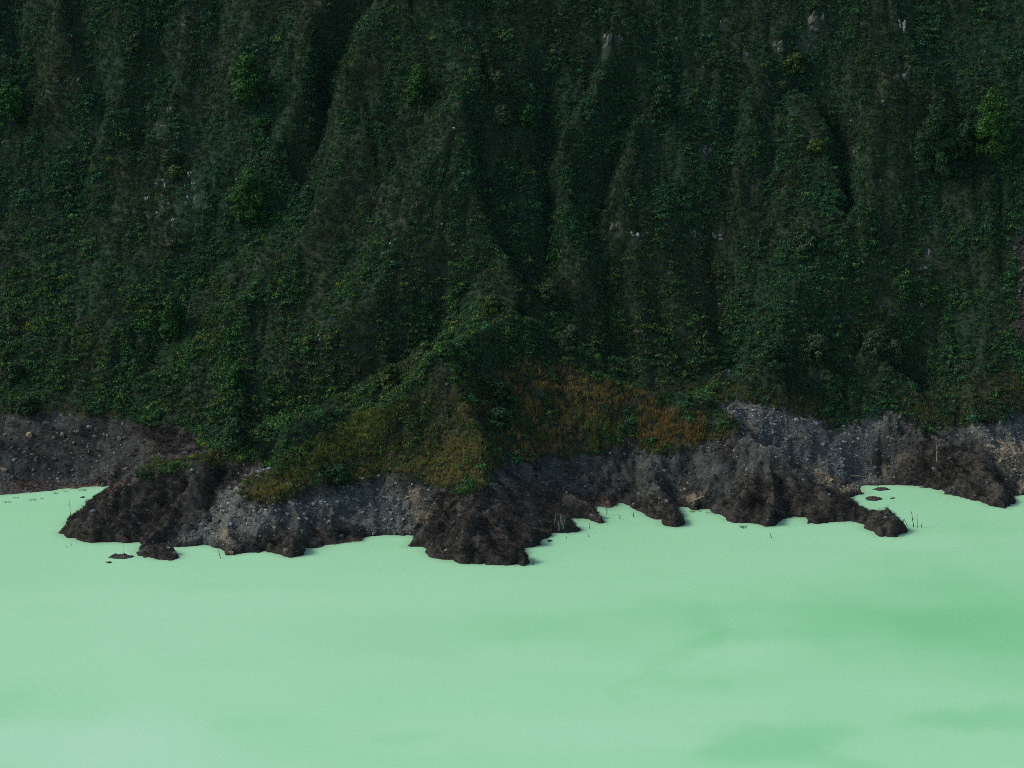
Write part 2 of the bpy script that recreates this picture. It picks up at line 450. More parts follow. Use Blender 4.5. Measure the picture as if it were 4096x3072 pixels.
big -= 1.5 * (0.30 - groove) * (1 - mid) * sstep(15, 30, GX) * sstep(95, 75, GX)
big += 0.55 * fbm(GX, GY, 5.0, 3, 22) + 0.22 * fbm(GX, GY, 1.6, 2, 31)
wxx = GX + 0.8 * fbm(GX, GY, 4.0, 3, 60) + 0.5 * fbm(GX, GY, 1.4, 2, 62); wyy = GY + 1.6 * fbm(GX, GY, 4.0, 3, 61) + 0.9 * fbm(GX, GY, 1.4, 2, 63)
near = (GY < 780)
dist = np.full(GX.shape, 400.0)
rows = np.where(gy1 < 780)[0]
dd = seg_dist(wxx[rows], wyy[rows], shore_xy)
ins = inside(wxx[rows], wyy[rows], LAND_POLY)
dist[rows] = np.where(ins, dd, -dd)
dp = np.maximum(dist, 0)
roof = 0.9 * np.minimum(dp, 1.0) + (0.50 + 0.16 * fbm(GX, GY, 12, 2, 71)) * dp + 0.55 * fbm(GX, GY, 2.6, 3, 72) * np.minimum(dp, 2.0) - 1.3 * (0.28 - np.abs(fbm(GX, GY, 5.5, 3, 73))) * np.minimum(dp / 4, 1) + 0.012 * dp ** 2
k = 1.4
hmix = np.clip(0.5 + 0.5 * (roof - big) / k, 0, 1)
GZ = roof * (1 - hmix) + big * hmix - k * hmix * (1 - hmix)
GZ = np.where(dist > 0, np.maximum(GZ, 0.03 + 0.25 * np.minimum(dp, 0.6) + 0.02 * dp), np.maximum(-1.5, 0.5 * dist))

LOW = [
 ([(1880,1970),(1760,2080),(1665,2180)], 1.7, 4.0), ([(1900,1970),(1850,2110),(1830,2240)], 1.5, 3.5), ([(1900,1970),(1990,2110),(2100,2250)], 2.0, 4.0),
 ([(1930,1970),(2060,2090),(2155,2172)], 1.6, 4.0), ([(2000,1960),(2180,2060),(2310,2122)], 1.4, 4.0), ([(2150,1930),(2300,2010),(2410,2085)], 1.4, 4.0),
 ([(3060,1840),(2990,1960),(2930,2080)], 1.6, 4.0), ([(3080,1840),(3090,1970),(3085,2098)], 1.8, 3.5), ([(3110,1850),(3180,1960),(3260,2085)], 1.6, 4.0),
 ([(3130,1860),(3280,1980),(3460,2080),(3600,2125)], 1.8, 4.5), ([(2960,1800),(2850,1930),(2780,2020)], 1.4, 4.0), ([(3100,1830),(3260,1920),(3400,1975)], 1.3, 4.0),
 ([(800,1870),(560,1960),(330,2085)], 1.8, 5.0), ([(820,1880),(600,2020),(400,2160)], 1.5, 4.0), ([(850,1890),(720,2020),(600,2160)], 1.3, 4.0),
 ([(2600,1880),(2640,1990),(2700,2090)], 1.8, 4.5), ([(2480,1850),(2520,1930),(2540,2010)], -1.2, 4.0), ([(2760,1860),(2720,1950),(2715,2030)], -1.4, 4.0),
 ([(3660,1760),(3800,1870),(3900,1985)], 1.4, 4.0), ([(3700,1760),(3880,1860),(4030,2000)], 1.6, 4.0), ([(3680,1760),(3680,1860),(3690,1945)], 1.2, 4.0),
 ([(1100,1990),(1060,2090),(1000,2200)], 1.4, 4.0), ([(1150,1990),(1200,2090),(1170,2215)], 1.7, 4.0), ([(1300,1960),(1330,2060),(1300,2170)], 1.2, 4.0),
 ([(960,1990),(930,2080),(910,2200)], 1.5, 4.0), ([(1480,1930),(1500,2030),(1470,2130)], 1.0, 4.0),
]
lowf = np.zeros(GX.shape)
sub = np.where(gy1 < 760)[0]
lx = GX[sub] + 1.6 * fbm(GX[sub], GY[sub], 5, 3, 95); ly = GY[sub] + 1.6 * fbm(GX[sub], GY[sub], 5, 3, 96)
GZ0 = GZ.copy()
def h0(x, y):
    fx = np.clip((x - gx1[0]) / 0.45, 0, len(gx1) - 1).astype(int); fy = np.clip(np.interp(y, gy1, np.arange(len(gy1))), 0, len(gy1) - 1).astype(int)
    return GZ0[fy, fx]
for pl, amp, w in LOW:
    pp = [hit_field(u, v, h0, amp * .5)[:2] for u, v in pl]
    d_ = seg_dist(lx, ly, pp)
    t = np.clip(1 - d_ / w, 0, 1)
    lowf[sub] += 1.5 * amp * t * (0.5 + 0.5 * t)
GZ = GZ + lowf * sstep(0.1, 2.5, dp) * (1 - 0.5 * mid)
GZ = GZ + rng.normal(0, 0.085, GZ.shape) * sstep(0.3, 1.5, dp) * (1 - 0.6 * mid)

def height(x, y):
    x = np.asarray(x, float); y = np.asarray(y, float)
    fx = np.clip((x - gx1[0]) / 0.45, 0, len(gx1) - 1.001)
    fy = np.clip(np.interp(y, gy1, np.arange(len(gy1))), 0, len(gy1) - 1.001)
    ix, iy = fx.astype(int), fy.astype(int)
    fx, fy = fx - ix, fy - iy
    return (GZ[iy, ix] * (1 - fx) + GZ[iy, ix + 1] * fx) * (1 - fy) + (GZ[iy + 1, ix] * (1 - fx) + GZ[iy + 1, ix + 1] * fx) * fy

def ground(u, v):
    return hit_field(u, v, height)

GU, GV = project(GX, GY, GZ)
ju = GU + 40 * fbm(GX, GY, 7, 4, 81) + rng.normal(0, 6, GX.shape); jv = GV + 30 * fbm(GX, GY, 7, 4, 82) + rng.normal(0, 5, GX.shape)
zn = {n: zone(n, ju, jv) for n in Z}
breakup = np.clip((0.5 + 0.5 * fbm(GX, GY, 5.5, 4, 161)) * 3.2 - 0.95, 0.0, 1.0)
for n_ in ('orange', 'brown', 'lush'):
    zn[n_] = zn[n_] * (0.35 + 0.65 * breakup)
patch = 0.5 + 0.5 * fbm(GX, GY, 16, 4, 101)
patch2 = 0.5 + 0.5 * fbm(GX, GY, 5, 3, 111)
conv = np.clip(ff / 5.0, -1, 1)

def C(*a): return np.array(a, float)
def mixc(c, c2, w): return c * (1 - w[..., None]) + c2 * w[..., None]
col = np.zeros(GX.shape + (3,)) + C(0.047, 0.053, 0.047)
col = mixc(col, C(0.030, 0.027, 0.023), np.clip(patch2 * 2.4 - 0.9, 0, 1) * 0.85)
streak = np.clip(np.abs(fbm(GX + 2 * fbm(GX, GY, 6, 2, 47), GY * 0.4, 3.0, 3, 121)) * 3.2, 0, 1)
col = col * (0.62 + 0.55 * streak)[..., None]
vegc = mixc(np.zeros_like(col) + C(0.014, 0.034, 0.018), C(0.026, 0.038, 0.022), np.clip(patch * 1.8 - 0.5 + conv * 0.2, 0, 1))
col = mixc(col, vegc, zn['veg'])
col = mixc(col, C(0.046, 0.041, 0.034), zn['brush'] * 0.9 * (1 - zn['veg']))
col = mixc(col, C(0.102, 0.113, 0.098), zn['scree'] * np.clip(0.1 + patch2 * 1.1, 0, 1))
col = mixc(col, C(0.055, 0.043, 0.024), zn['orange'] * np.clip(patch2 * 2.2 - 0.5, 0, 1) * 0.85)
col = mixc(col, C(0.070, 0.050, 0.026), zn['brown'] * np.clip(patch2 * 2 - 0.4, 0, 1) * 0.8)
col = mixc(col, C(0.070, 0.090, 0.022), zn['lush'] * np.clip(patch2 * 2 - 0.4, 0, 1) * 0.8)
col = mixc(col, C(0.20, 0.165, 0.105), zn['tan'] * np.clip(patch2 * 2.6 - 0.8, 0, 1) * 0.8)
col = mixc(col, C(0.16, 0.105, 0.070), zn['rust'] * np.clip(patch2 * 2.6 - 0.8, 0, 1) * 0.8)
col = mixc(col, C(0.030, 0.028, 0.023), zn['talus'] * 0.9)
col = mixc(col, C(0.090, 0.100, 0.105), zn['crag'] * np.clip(patch2 * 2.2 - 0.9, 0, 1) * 0.25)
# wet mud line at the water's edge
wet = np.clip(1 - dp / (0.9 + 0.6 * patch2), 0, 1) * (dist > -5) * (1 - zn['rust'])
col = mixc(col, C(0.020, 0.018, 0.017), wet * 0.9)

def new_mat(name):
    m = bpy.data.materials.new(name)
    m.use_nodes = True
    nt = m.node_tree
    p = nt.nodes['Principled BSDF']
    return m, nt, p

def attr_node(nt, name, typ='GEOMETRY'):
    a = nt.nodes.new('ShaderNodeAttribute')
    a.attribute_type = typ
    a.attribute_name = name
    return a

def mul(nt, a, b):
    m = nt.nodes.new('ShaderNodeMix'); m.data_type = 'RGBA'; m.blend_type = 'MULTIPLY'
    m.inputs[0].default_value = 1.0
    nt.links.new(a, m.inputs[6]); nt.links.new(b, m.inputs[7])
    return m.outputs[2]

def noise_ramp(nt, scale, lo, hi, detail=6, rough=0.6):
    tc = nt.nodes.new('ShaderNodeTexCoord')
    n = nt.nodes.new('ShaderNodeTexNoise'); n.inputs['Scale'].default_value = scale
    n.inputs['Detail'].default_value = detail; n.inputs['Roughness'].default_value = rough
    nt.links.new(tc.outputs['Object'], n.inputs['Vector'])
    r = nt.nodes.new('ShaderNodeMapRange')
    r.inputs[1].default_value = 0.3; r.inputs[2].default_value = 0.7
    r.inputs[3].default_value = lo; r.inputs[4].default_value = hi
    nt.links.new(n.outputs[0], r.inputs[0])
    return r.outputs[0], n.outputs[0]

mat_ground, nt, p = new_mat('ground')
a = attr_node(nt, 'soil')
m1, nraw = noise_ramp(nt, 1.1, 0.45, 1.5)
nt.links.new(mul(nt, a.outputs['Color'], m1), p.inputs['Base Color'])
p.inputs['Roughness'].default_value = 0.95
p.inputs['Specular IOR Level'].default_value = 0.15
bmp = nt.nodes.new('ShaderNodeBump'); bmp.inputs['Strength'].default_value = 0.8; bmp.inputs['Distance'].default_value = 0.6
nt.links.new(nraw, bmp.inputs['Height']); nt.links.new(bmp.outputs[0], p.inputs['Normal'])

def mesh_from(name, verts, faces):
    me = bpy.data.meshes.new(name)
    me.from_pydata([tuple(v) for v in verts], [], [tuple(f) for f in faces])
    me.update()
    return me

def fast_mesh(name, V, Q):
    me = bpy.data.meshes.new(name)
    me.vertices.add(len(V)); me.vertices.foreach_set('co', V.astype(np.float32).ravel())
    n = len(Q); s = Q.shape[1]
    me.loops.add(n * s); me.loops.foreach_set('vertex_index', Q.astype(np.int32).ravel())
    me.polygons.add(n); me.polygons.foreach_set('loop_start', np.arange(0, n * s, s, dtype=np.int32))
    me.update(calc_edges=True)
    return me

def link(name, data, parent=None):
    o = bpy.data.objects.new(name, data)
    COL.objects.link(o)
    if parent is not None: o.parent = parent
    return o

def tag(o, label, cat, group=None, kind=None):
    o['label'] = label; o['category'] = cat
    if group: o['group'] = group
    if kind: o['kind'] = kind
    return o

ny, nx = GX.shape
idx = np.arange(ny * nx).reshape(ny, nx)
quads = np.stack([idx[:-1, :-1], idx[:-1, 1:], idx[1:, 1:], idx[1:, :-1]], -1).reshape(-1, 4)
zq = GZ.ravel()[quads].max(1)
keep = zq > -1.2
quads_k = quads[keep]
used = np.unique(quads_k)
remap = np.full(ny * nx, -1); remap[used] = np.arange(len(used))
Vall = np.stack([GX.ravel(), GY.ravel(), GZ.ravel()], 1)
me = fast_mesh('hillside', Vall[used], remap[quads_k])
ca = me.color_attributes.new('soil', 'FLOAT_COLOR', 'POINT')
cc = np.ones((len(used), 4), np.float32); cc[:, :3] = col.reshape(-1, 3)[used]
ca.data.foreach_set('color', cc.ravel())
me.materials.append(mat_ground)
hill = link('hillside', me); hill['kind'] = 'structure'

# ------------------------------------------------------------------ lake
wxs = np.concatenate([np.arange(-420, -180, 6.0), np.arange(-180, 180, 1.0), np.arange(180, 421, 6.0)]); wys = np.concatenate([np.arange(-100, 480, 8.0), np.arange(480, 640, 1.6), np.arange(640, 735, 1.0), np.arange(735, 800, 6.0)])
WX, WY = np.meshgrid(wxs, wys)
WU, WV = project(WX, WY, np.zeros_like(WX))
def blob(u, v, ru, rv, soft=0.7, seed=0):
    nu = (WU + 420 * fbm(WX, WY, 26, 6, 200 + seed) - u) / ru; nv = (WV + 120 * fbm(WX, WY, 26, 6, 230 + seed) - v) / rv
    d = np.sqrt(nu * nu + nv * nv)
    return 1 - sstep(1 - soft, 1 + soft * 0.4, d)
w = np.zeros_like(WX)
w += 0.85 * blob(4150, 2470, 950, 260, 1.0, 1)
w += 0.45 * blob(3000, 2480, 1100, 110, 0.95, 2)
w += 0.65 * blob(3000, 3000, 420, 105, 0.6, 3)
w += 0.6 * blob(4000, 2850, 430, 75, 0.6, 4)
w += 0.30 * blob(2680, 2640, 90, 300, 0.9, 5)
w += 0.35 * blob(1670, 2920, 120, 55, 0.8, 6)
w += 0.30 * blob(1500, 2560, 900, 120, 0.95, 7)
w += 0.35 * blob(0, 2850, 160, 90, 0.9, 8)
w += 0.30 * blob(60, 3010, 200, 60, 0.9, 9)
w += 0.25 * blob(3950, 2080, 400, 90, 0.9, 10)
w += 0.20 * fbm(WX, WY * 1.6, 60, 4, 210)
w += 0.14 * fbm(WX * 0.5, WY * 1.4, 14, 3, 212)
w = np.clip(w, -0.3, 1)
wc = mixc(np.zeros(WX.shape + (3,)) + C(0.330, 0.675, 0.392), C(0.215, 0.585, 0.275), np.clip(w, 0, 1))
wc = mixc(wc, C(0.42, 0.78, 0.48), np.clip(-w, 0, 1))
pale = np.clip(blob(350, 3000, 900, 160, 0.95, 11) + 0.5 * blob(700, 2500, 1500, 300, 0.95, 12) + 0.4 * blob(2300, 2900, 900, 120, .9, 13), 0, 1)
wc = mixc(wc, C(0.44, 0.71, 0.50), pale * 0.7)
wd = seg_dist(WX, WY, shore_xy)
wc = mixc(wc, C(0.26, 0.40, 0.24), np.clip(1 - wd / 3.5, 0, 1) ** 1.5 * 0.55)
n2, n1 = WX.shape
wi = np.arange(n2 * n1).reshape(n2, n1)
wq = np.stack([wi[:-1, :-1], wi[:-1, 1:], wi[1:, 1:], wi[1:, :-1]], -1).reshape(-1, 4)
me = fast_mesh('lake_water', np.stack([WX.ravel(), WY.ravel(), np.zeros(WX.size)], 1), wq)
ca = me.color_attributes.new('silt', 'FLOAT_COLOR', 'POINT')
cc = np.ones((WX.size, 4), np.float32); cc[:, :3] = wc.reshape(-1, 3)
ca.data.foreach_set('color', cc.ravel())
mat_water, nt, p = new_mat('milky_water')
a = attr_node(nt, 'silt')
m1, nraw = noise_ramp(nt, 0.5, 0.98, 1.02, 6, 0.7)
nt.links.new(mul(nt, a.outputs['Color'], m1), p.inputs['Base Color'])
p.inputs['Roughness'].default_value = 0.35
p.inputs['Specular IOR Level'].default_value = 0.25
bmp = nt.nodes.new('ShaderNodeBump'); bmp.inputs['Strength'].default_value = 0.25; bmp.inputs['Distance'].default_value = 0.08
nt.links.new(nraw, bmp.inputs['Height']); nt.links.new(bmp.outputs[0], p.inputs['Normal'])
me.materials.append(mat_water)
lake = link('lake_water', me); lake['kind'] = 'structure'

# ------------------------------------------------------------------ materials of the plants and stones
def plant_mat(name, trans=0.25, rough=0.6):
    m, nt, p = new_mat(name)
    t = attr_node(nt, 'tint', 'INSTANCER')
    s = attr_node(nt, 'shade')
    c = mul(nt, t.outputs['Color'], s.outputs['Color'])
    nt.links.new(c, p.inputs['Base Color'])
    p.inputs['Roughness'].default_value = rough
    p.inputs['Specular IOR Level'].default_value = 0.2
    if trans > 0:
        tr = nt.nodes.new('ShaderNodeBsdfTranslucent')
        nt.links.new(c, tr.inputs['Color'])
        mx = nt.nodes.new('ShaderNodeMixShader'); mx.inputs[0].default_value = trans
        nt.links.new(p.outputs[0], mx.inputs[1]); nt.links.new(tr.outputs[0], mx.inputs[2])
        nt.links.new(mx.outputs[0], nt.nodes['Material Output'].inputs['Surface'])
    return m
mat_leaf = plant_mat('leaf', 0.18)
mat_grass = plant_mat('dry_grass', 0.2, 0.8)
mat_twig = plant_mat('dead_twig', 0.0, 0.9)
mat_rock, nt, p = new_mat('rock')
t = attr_node(nt, 'tint', 'INSTANCER')
m1, nraw = noise_ramp(nt, 2.4, 0.55, 1.45)
nt.links.new(mul(nt, t.outputs['Color'], m1), p.inputs['Base Color'])
p.inputs['Roughness'].default_value = 0.85
p.inputs['Specular IOR Level'].default_value = 0.2
bmp = nt.nodes.new('ShaderNodeBump'); bmp.inputs['Strength'].default_value = 0.5; bmp.inputs['Distance'].default_value = 0.2
nt.links.new(nraw, bmp.inputs['Height']); nt.links.new(bmp.outputs[0], p.inputs['Normal'])
mat_bark, nt, p = new_mat('bark')
m1, nraw = noise_ramp(nt, 3.0, 0.5, 1.4)
rgb = nt.nodes.new('ShaderNodeRGB'); rgb.outputs[0].default_value = (0.10, 0.085, 0.065, 1)
nt.links.new(mul(nt, rgb.outputs[0], m1), p.inputs['Base Color']); p.inputs['Roughness'].default_value = 0.9
mat_wood, nt, p = new_mat('bleached_wood')
t = attr_node(nt, 'tint', 'INSTANCER')
m1, nraw = noise_ramp(nt, 6.0, 0.7, 1.2)
nt.links.new(mul(nt, t.outputs['Color'], m1), p.inputs['Base Color']); p.inputs['Roughness'].default_value = 0.9

def set_shade(me, vals):
    ca = me.color_attributes.new('shade', 'FLOAT_COLOR', 'POINT')
    c = np.ones((len(vals), 4), np.float32); c[:, :3] = np.asarray(vals)[:, None] if np.ndim(vals) == 1 else vals
    ca.data.foreach_set('color', c.ravel())

def leaf_quads(P, N, size, r, shade):
    """small folded leaf sprays at points P, facing roughly N"""
    n = len(P)
    N = N + r.normal(0, 0.55, (n, 3)); N /= np.linalg.norm(N, axis=1)[:, None] + 1e-9
    A = np.cross(N, r.normal(0, 1, (n, 3))); A /= np.linalg.norm(A, axis=1)[:, None] + 1e-9
    B = np.cross(N, A)
    s = size * r.uniform(0.6, 1.4, n)[:, None]
    V = np.stack([P - A * s, P - B * s * 0.55 + N * s * 0.15, P + A * s, P + B * s * 0.55 + N * s * 0.15], 1).reshape(-1, 3)
    Q = np.arange(4 * n).reshape(n, 4)
    return V, Q, np.repeat(shade, 4)

def shrub_mesh(seed, lobes=7, n=110, leaf=0.20, tall=0.8):
    r = np.random.default_rng(seed)
    L = np.stack([r.uniform(-.65, .65, lobes), r.uniform(-.65, .65, lobes), r.uniform(.25, .8, lobes) * tall], 1)
    L[0] = (0, 0, 0.75 * tall)
    R = r.uniform(.28, .5, lobes)
    k = r.integers(0, lobes, n)
    D = r.normal(0, 1, (n, 3)); D[:, 2] = np.abs(D[:, 2]) * 0.9 - 0.15
    D /= np.linalg.norm(D, axis=1)[:, None]
    P = L[k] + D * (R[k] * r.uniform(.75, 1.1, n))[:, None]
    P[:, 2] = np.maximum(P[:, 2], 0.02)
    lobe_sh = r.uniform(.75, 1.25, lobes)
    V, Q, sh = leaf_quads(P, D, leaf, r, lobe_sh[k] * r.uniform(.6, 1.4, n))
    # a short woody stem
    me = fast_mesh('shrub', V, Q)
    set_shade(me, sh)
    me.materials.append(mat_leaf)
    return me

def tuft_mesh(seed, n=34, h=0.8, spread=0.55, wid=0.05, droop=0.5, mat=None):
    r = np.random.default_rng(seed)
    V = []; Q = []; sh = []
    for i in range(n):
        a = r.uniform(0, 2 * math.pi); rr = spread * math.sqrt(r.uniform(0, 1))
        b = np.array([rr * math.cos(a), rr * math.sin(a), -0.05])
        hh = h * r.uniform(.5, 1.15); lean = r.normal(0, droop * 0.5, 2) + np.array([math.cos(a), math.sin(a)]) * droop * 0.35
        m_ = b + np.array([lean[0] * .4 * hh, lean[1] * .4 * hh, hh * .6])
        t_ = b + np.array([lean[0] * hh, lean[1] * hh, hh * r.uniform(.85, 1.0)])
        w_ = wid * r.uniform(.6, 1.4); c = r.uniform(0, math.pi); s = np.array([math.cos(c) * w_, math.sin(c) * w_, 0])
        k = len(V)
        V += [b - s, b + s, m_ + s * .8, m_ - s * .8, t_ + s * .2, t_ - s * .2]
        Q += [(k, k + 1, k + 2, k + 3), (k + 3, k + 2, k + 4, k + 5)]
        sh += [r.uniform(.55, 1.5)] * 6
    me = fast_mesh('tuft', np.array(V), np.array(Q))
    set_shade(me, np.array(sh)); me.materials.append(mat)
    return me

def twig_mesh(seed, n=26, h=0.7):
    """leafless brush: a few stems that fork twice"""
    r = np.random.default_rng(seed)
    V = []; Q = []; sh = []
    def blade(b, t_, w_, s_):
        c = r.uniform(0, math.pi); s = np.array([math.cos(c) * w_, math.sin(c) * w_, 0.0])
        k = len(V)
        V.extend([b - s, b + s, t_ + s * .5, t_ - s * .5]); Q.append((k, k + 1, k + 2, k + 3)); sh.extend([s_] * 4)
    for i in range(n):
        a = r.uniform(0, 2 * math.pi); rr = 0.6 * math.sqrt(r.uniform(0, 1))
        b = np.array([rr * math.cos(a), rr * math.sin(a), -0.05])
        d = np.array([math.cos(a) * .5 + r.normal(0, .4), math.sin(a) * .5 + r.normal(0, .4), 1.0]); d /= np.linalg.norm(d)
        hh = h * r.uniform(.3, .8); m_ = b + d * hh; s_ = r.uniform(.5, 1.5)
        blade(b, m_, 0.028, s_)
        for j in range(3):
            e = d + r.normal(0, .6, 3); e[2] = abs(e[2]) * .6; e /= np.linalg.norm(e)
            blade(m_ - d * hh * r.uniform(0, .4), m_ + e * hh * .7, 0.022, s_ * r.uniform(.8, 1.3))
    me = fast_mesh('brush', np.array(V), np.array(Q))
    set_shade(me, np.array(sh)); me.materials.append(mat_twig)
    return me

def rock_mesh(seed, npts=18, flat=0.7, sub=0, name='stone'):
    r = np.random.default_rng(seed)
    bm = bmesh.new()
    P = r.normal(0, 1, (npts, 3)); P /= np.linalg.norm(P, axis=1)[:, None]
    P *= r.uniform(.75, 1.1, npts)[:, None]
    P *= np.array([1.0, r.uniform(.65, .95), flat])
    for q in P: bm.verts.new(q)
    res = bmesh.ops.convex_hull(bm, input=bm.verts)
    loose = [v for v in bm.verts if not v.link_faces]
    bmesh.ops.delete(bm, geom=loose, context='VERTS')
    if sub:
        bmesh.ops.subdivide_edges(bm, edges=bm.edges[:], cuts=sub, use_grid_fill=True)
        for v in bm.verts:
            c = v.co
            nz = fbm(np.array([c.x + c.z * 1.3 + seed]), np.array([c.y - c.z * 0.9]), 0.7, 3, seed)[0]
            v.co = c * (1 + 0.22 * nz)
        bmesh.ops.triangulate(bm, faces=bm.faces[:])
    bmesh.ops.recalc_face_normals(bm, faces=bm.faces[:])
    me = bpy.data.meshes.new(name)
    bm.to_mesh(me); bm.free()
    me.materials.append(mat_rock)
    return me

def crag_mesh(seed):
    """a broken face: several angular slabs leaning on each other"""
    r = np.random.default_rng(seed)
    bm = bmesh.new()
    for k_ in range(r.integers(6, 10)):
        n0 = r.integers(10, 15)
        P = r.normal(0, 1, (n0, 3)); P /= np.linalg.norm(P, axis=1)[:, None]
        P *= np.array([r.uniform(.22, .5), r.uniform(.25, .5), r.uniform(.3, .55)]) * r.uniform(.7, 1.1)
        a = r.normal(0, .35); c_, s_ = math.cos(a), math.sin(a)
        P = np.stack([P[:, 0] * c_ - P[:, 2] * s_, P[:, 1], P[:, 0] * s_ + P[:, 2] * c_], 1)
        P += np.array([r.uniform(-.6, .6), r.uniform(-.2, .3), r.uniform(-.5, .4)])
        vs = [bm.verts.new(q) for q in P]
        res = bmesh.ops.convex_hull(bm, input=vs)
        bmesh.ops.delete(bm, geom=[v for v in vs if v.is_valid and not v.link_faces], context='VERTS')
    bmesh.ops.recalc_face_normals(bm, faces=bm.faces[:])
    me = bpy.data.meshes.new('crag'); bm.to_mesh(me); bm.free()
    me.materials.append(mat_rock)
    return me

# ------------------------------------------------------------------ scattering on the ground
cellA = None
def quad_attr(a): 
    return 0.25 * (a[:-1, :-1] + a[:-1, 1:] + a[1:, 1:] + a[1:, :-1])
dyv = np.diff(gy1)[:, None]
szx = (GZ[:-1, 1:] - GZ[:-1, :-1]) / 0.45; szy = (GZ[1:, :-1] - GZ[:-1, :-1]) / dyv
AREA = 0.45 * dyv * np.sqrt(1 + szx ** 2 + szy ** 2)
QU, QV = quad_attr(GU), quad_attr(GV)
INVIEW = (QU > -260) & (QU < 4356) & (QV > -220) & (QV < 2500) & (quad_attr(dist) > 0.25)
qz = {n: quad_attr(zn[n]) for n in zn}
qpatch, qpatch2, qconv = quad_attr(patch), quad_attr(patch2), quad_attr(conv)
qupper, qdist, qrill = quad_attr(upper), quad_attr(dist), quad_attr(rill)

GREY, PALE, DARK, TAN, BRN = (0.115, 0.122, 0.100), (0.20, 0.21, 0.175), (0.066, 0.072, 0.062), (0.25, 0.205, 0.13), (0.15, 0.115, 0.09)
MPP = lambda p: (p[1] * CP + (CAM_H - p[2]) * SP) / F       # metres per photograph pixel at a point
OUT = [
 (2425,165,68,78,GREY,'big grey blocky outcrop high on the upper middle wall'),
 (2430,150,40,30,PALE,'pale cap lying on the big blocky outcrop high on the wall'),
 (3265,85,95,90,DARK,'dark slabby outcrop near the top edge right of centre'),
 (3115,185,72,50,GREY,'cracked grey outcrop left of the dark slabby one, above the yellow shrub'),
 (3605,95,46,52,PALE,'pale topped outcrop alone near the top edge on the right'),
 (2830,605,48,50,DARK,'dark pointed rock face in the shrubs of the upper right wall'),
 (2540,938,54,44,PALE,'pale broken outcrop in the middle of the right slope'),
 (2462,905,60,44,GREY,'low grey ledge just left of the pale broken outcrop'),
 (2868,945,62,40,GREY,'grey outcrop right of the pale broken outcrop'),
 (2772,930,36,50,GREY,'narrow grey outcrop between the pale broken one and the next'),
 (3427,610,40,34,GREY,'grey boulder on the rim of the dark right gully'),
 (3618,312,42,44,GREY,'grey rounded rock above the pair of right hand trees'),
 (3630,272,50,24,DARK,'flat dark ledge just above the grey rounded rock'),
 (1793,1541,42,30,BRN,'long pale brown rock on the crest of the left spur'),
 (2909,1490,32,48,GREY,'upright grey rock at the foot of the right slope'),
 (305,320,42,30,BRN,'reddish brown boulder on the upper left wall'),
 (760,695,24,34,PALE,'pale upright slab at the top of the white patch'),
 (775,736,26,18,PALE,'pale flat slab below the upright slab in the white patch'),
 (927,275,26,16,PALE,'white flat stone left of the upper left tree'),
 (678,437,24,22,GREY,'grey rock on the left wall below the upper tree'),
 (640,500,60,16,BRN,'long low brown ledge on the left wall'),
 (1765,893,20,14,PALE,'white stone on the lit face of the middle spur'),
 (1612,882,30,16,GREY,'grey stone on the lit face left of the white one'),
 (3715,1012,14,40,PALE,'pale upright streak of rock on the right slope'),
 (2650,360,20,14,GREY,'small grey rock beside the dark middle tree'),
 (2482,150,26,22,GREY,'grey block right of the big blocky outcrop'),
 (2485,90,22,30,GREY,'grey block above the big blocky outcrop'),
 (2700,150,40,26,GREY,'low grey rock near the top right of centre'),
 (2890,90,26,44,GREY,'grey upright rock near the top edge right of centre'),
 (2985,225,22,40,GREY,'grey upright rock left of the yellow shrub'),
 (2893,210,18,14,PALE,'small pale stone on the upper right wall'),
 (3288,335,14,18,PALE,'white stone beside the head of the dark right gully'),
 (3075,335,20,26,GREY,'small grey rock below the yellow shrub'),
 (18,565,34,14,PALE,'white streaked stone at the left edge'),
 (150,860,14,10,PALE,'small white stone at the lower left of the wall'),
 (20,225,34,26,GREY,'grey rock at the left edge near the top'),
 (395,170,12,10,PALE,'tiny white stone below the top left rib'),
 (735,100,20,14,PALE,'pale stone near the top left of centre'),
]
WHITE = [(585,793,14,12),(622,738,10,14),(660,740,12,16),(645,782,12,10),(647,828,8,12),(675,813,8,14),(632,868,12,14),(628,850,8,8),(580,850,8,8),(690,880,14,16),(692,905,8,10),(750,790,12,14),(782,792,12,18),(740,808,8,8),(700,930,8,10),(588,868,8,10),(650,805,6,8),(788,830,6,6)]

CLEAR = []
for e_ in OUT + WHITE:
    g_ = ground(e_[0], e_[1]); CLEAR.append((g_, max(e_[2], e_[3]) * 0.5 * MPP(g_) + 0.25))
def off_rocks(P):
    k_ = np.ones(len(P), bool)
    for g_, rad in CLEAR:
        dx = P[:, 0] - g_[0]; dz = P[:, 2] - g_[2] + 0.4 * rad
        k_ &= ~((dx * dx + dz * dz < rad * rad) & (np.abs(P[:, 1] - g_[1]) < rad * 2 + 1))
    return k_

def scatter(density, limit=10 ** 9):
    """points per square metre -> xyz, row and column of the ground cell"""
    lam = (density * AREA * INVIEW).ravel()
    tot = lam.sum(); n = int(min(tot, limit))
    cdf = np.cumsum(lam); pick = np.searchsorted(cdf, rng.uniform(0, cdf[-1], n))
    r_, c_ = np.unravel_index(pick, density.shape)
    fx, fy = rng.uniform(0, 1, n), rng.uniform(0, 1, n)
    x = gx1[c_] + 0.45 * fx; y = gy1[r_] + (gy1[r_ + 1] - gy1[r_]) * fy
    P = np.stack([x, y, height(x, y)], 1); k_ = off_rocks(P)
    return P[k_], r_[k_], c_[k_]

proto = bpy.data.collections.new('plant_forms')
def variants(tagname, meshes):
    c = bpy.data.collections.new(tagname)
    for m in meshes:
        o = bpy.data.objects.new(tagname, m); c.objects.link(o)
    return c

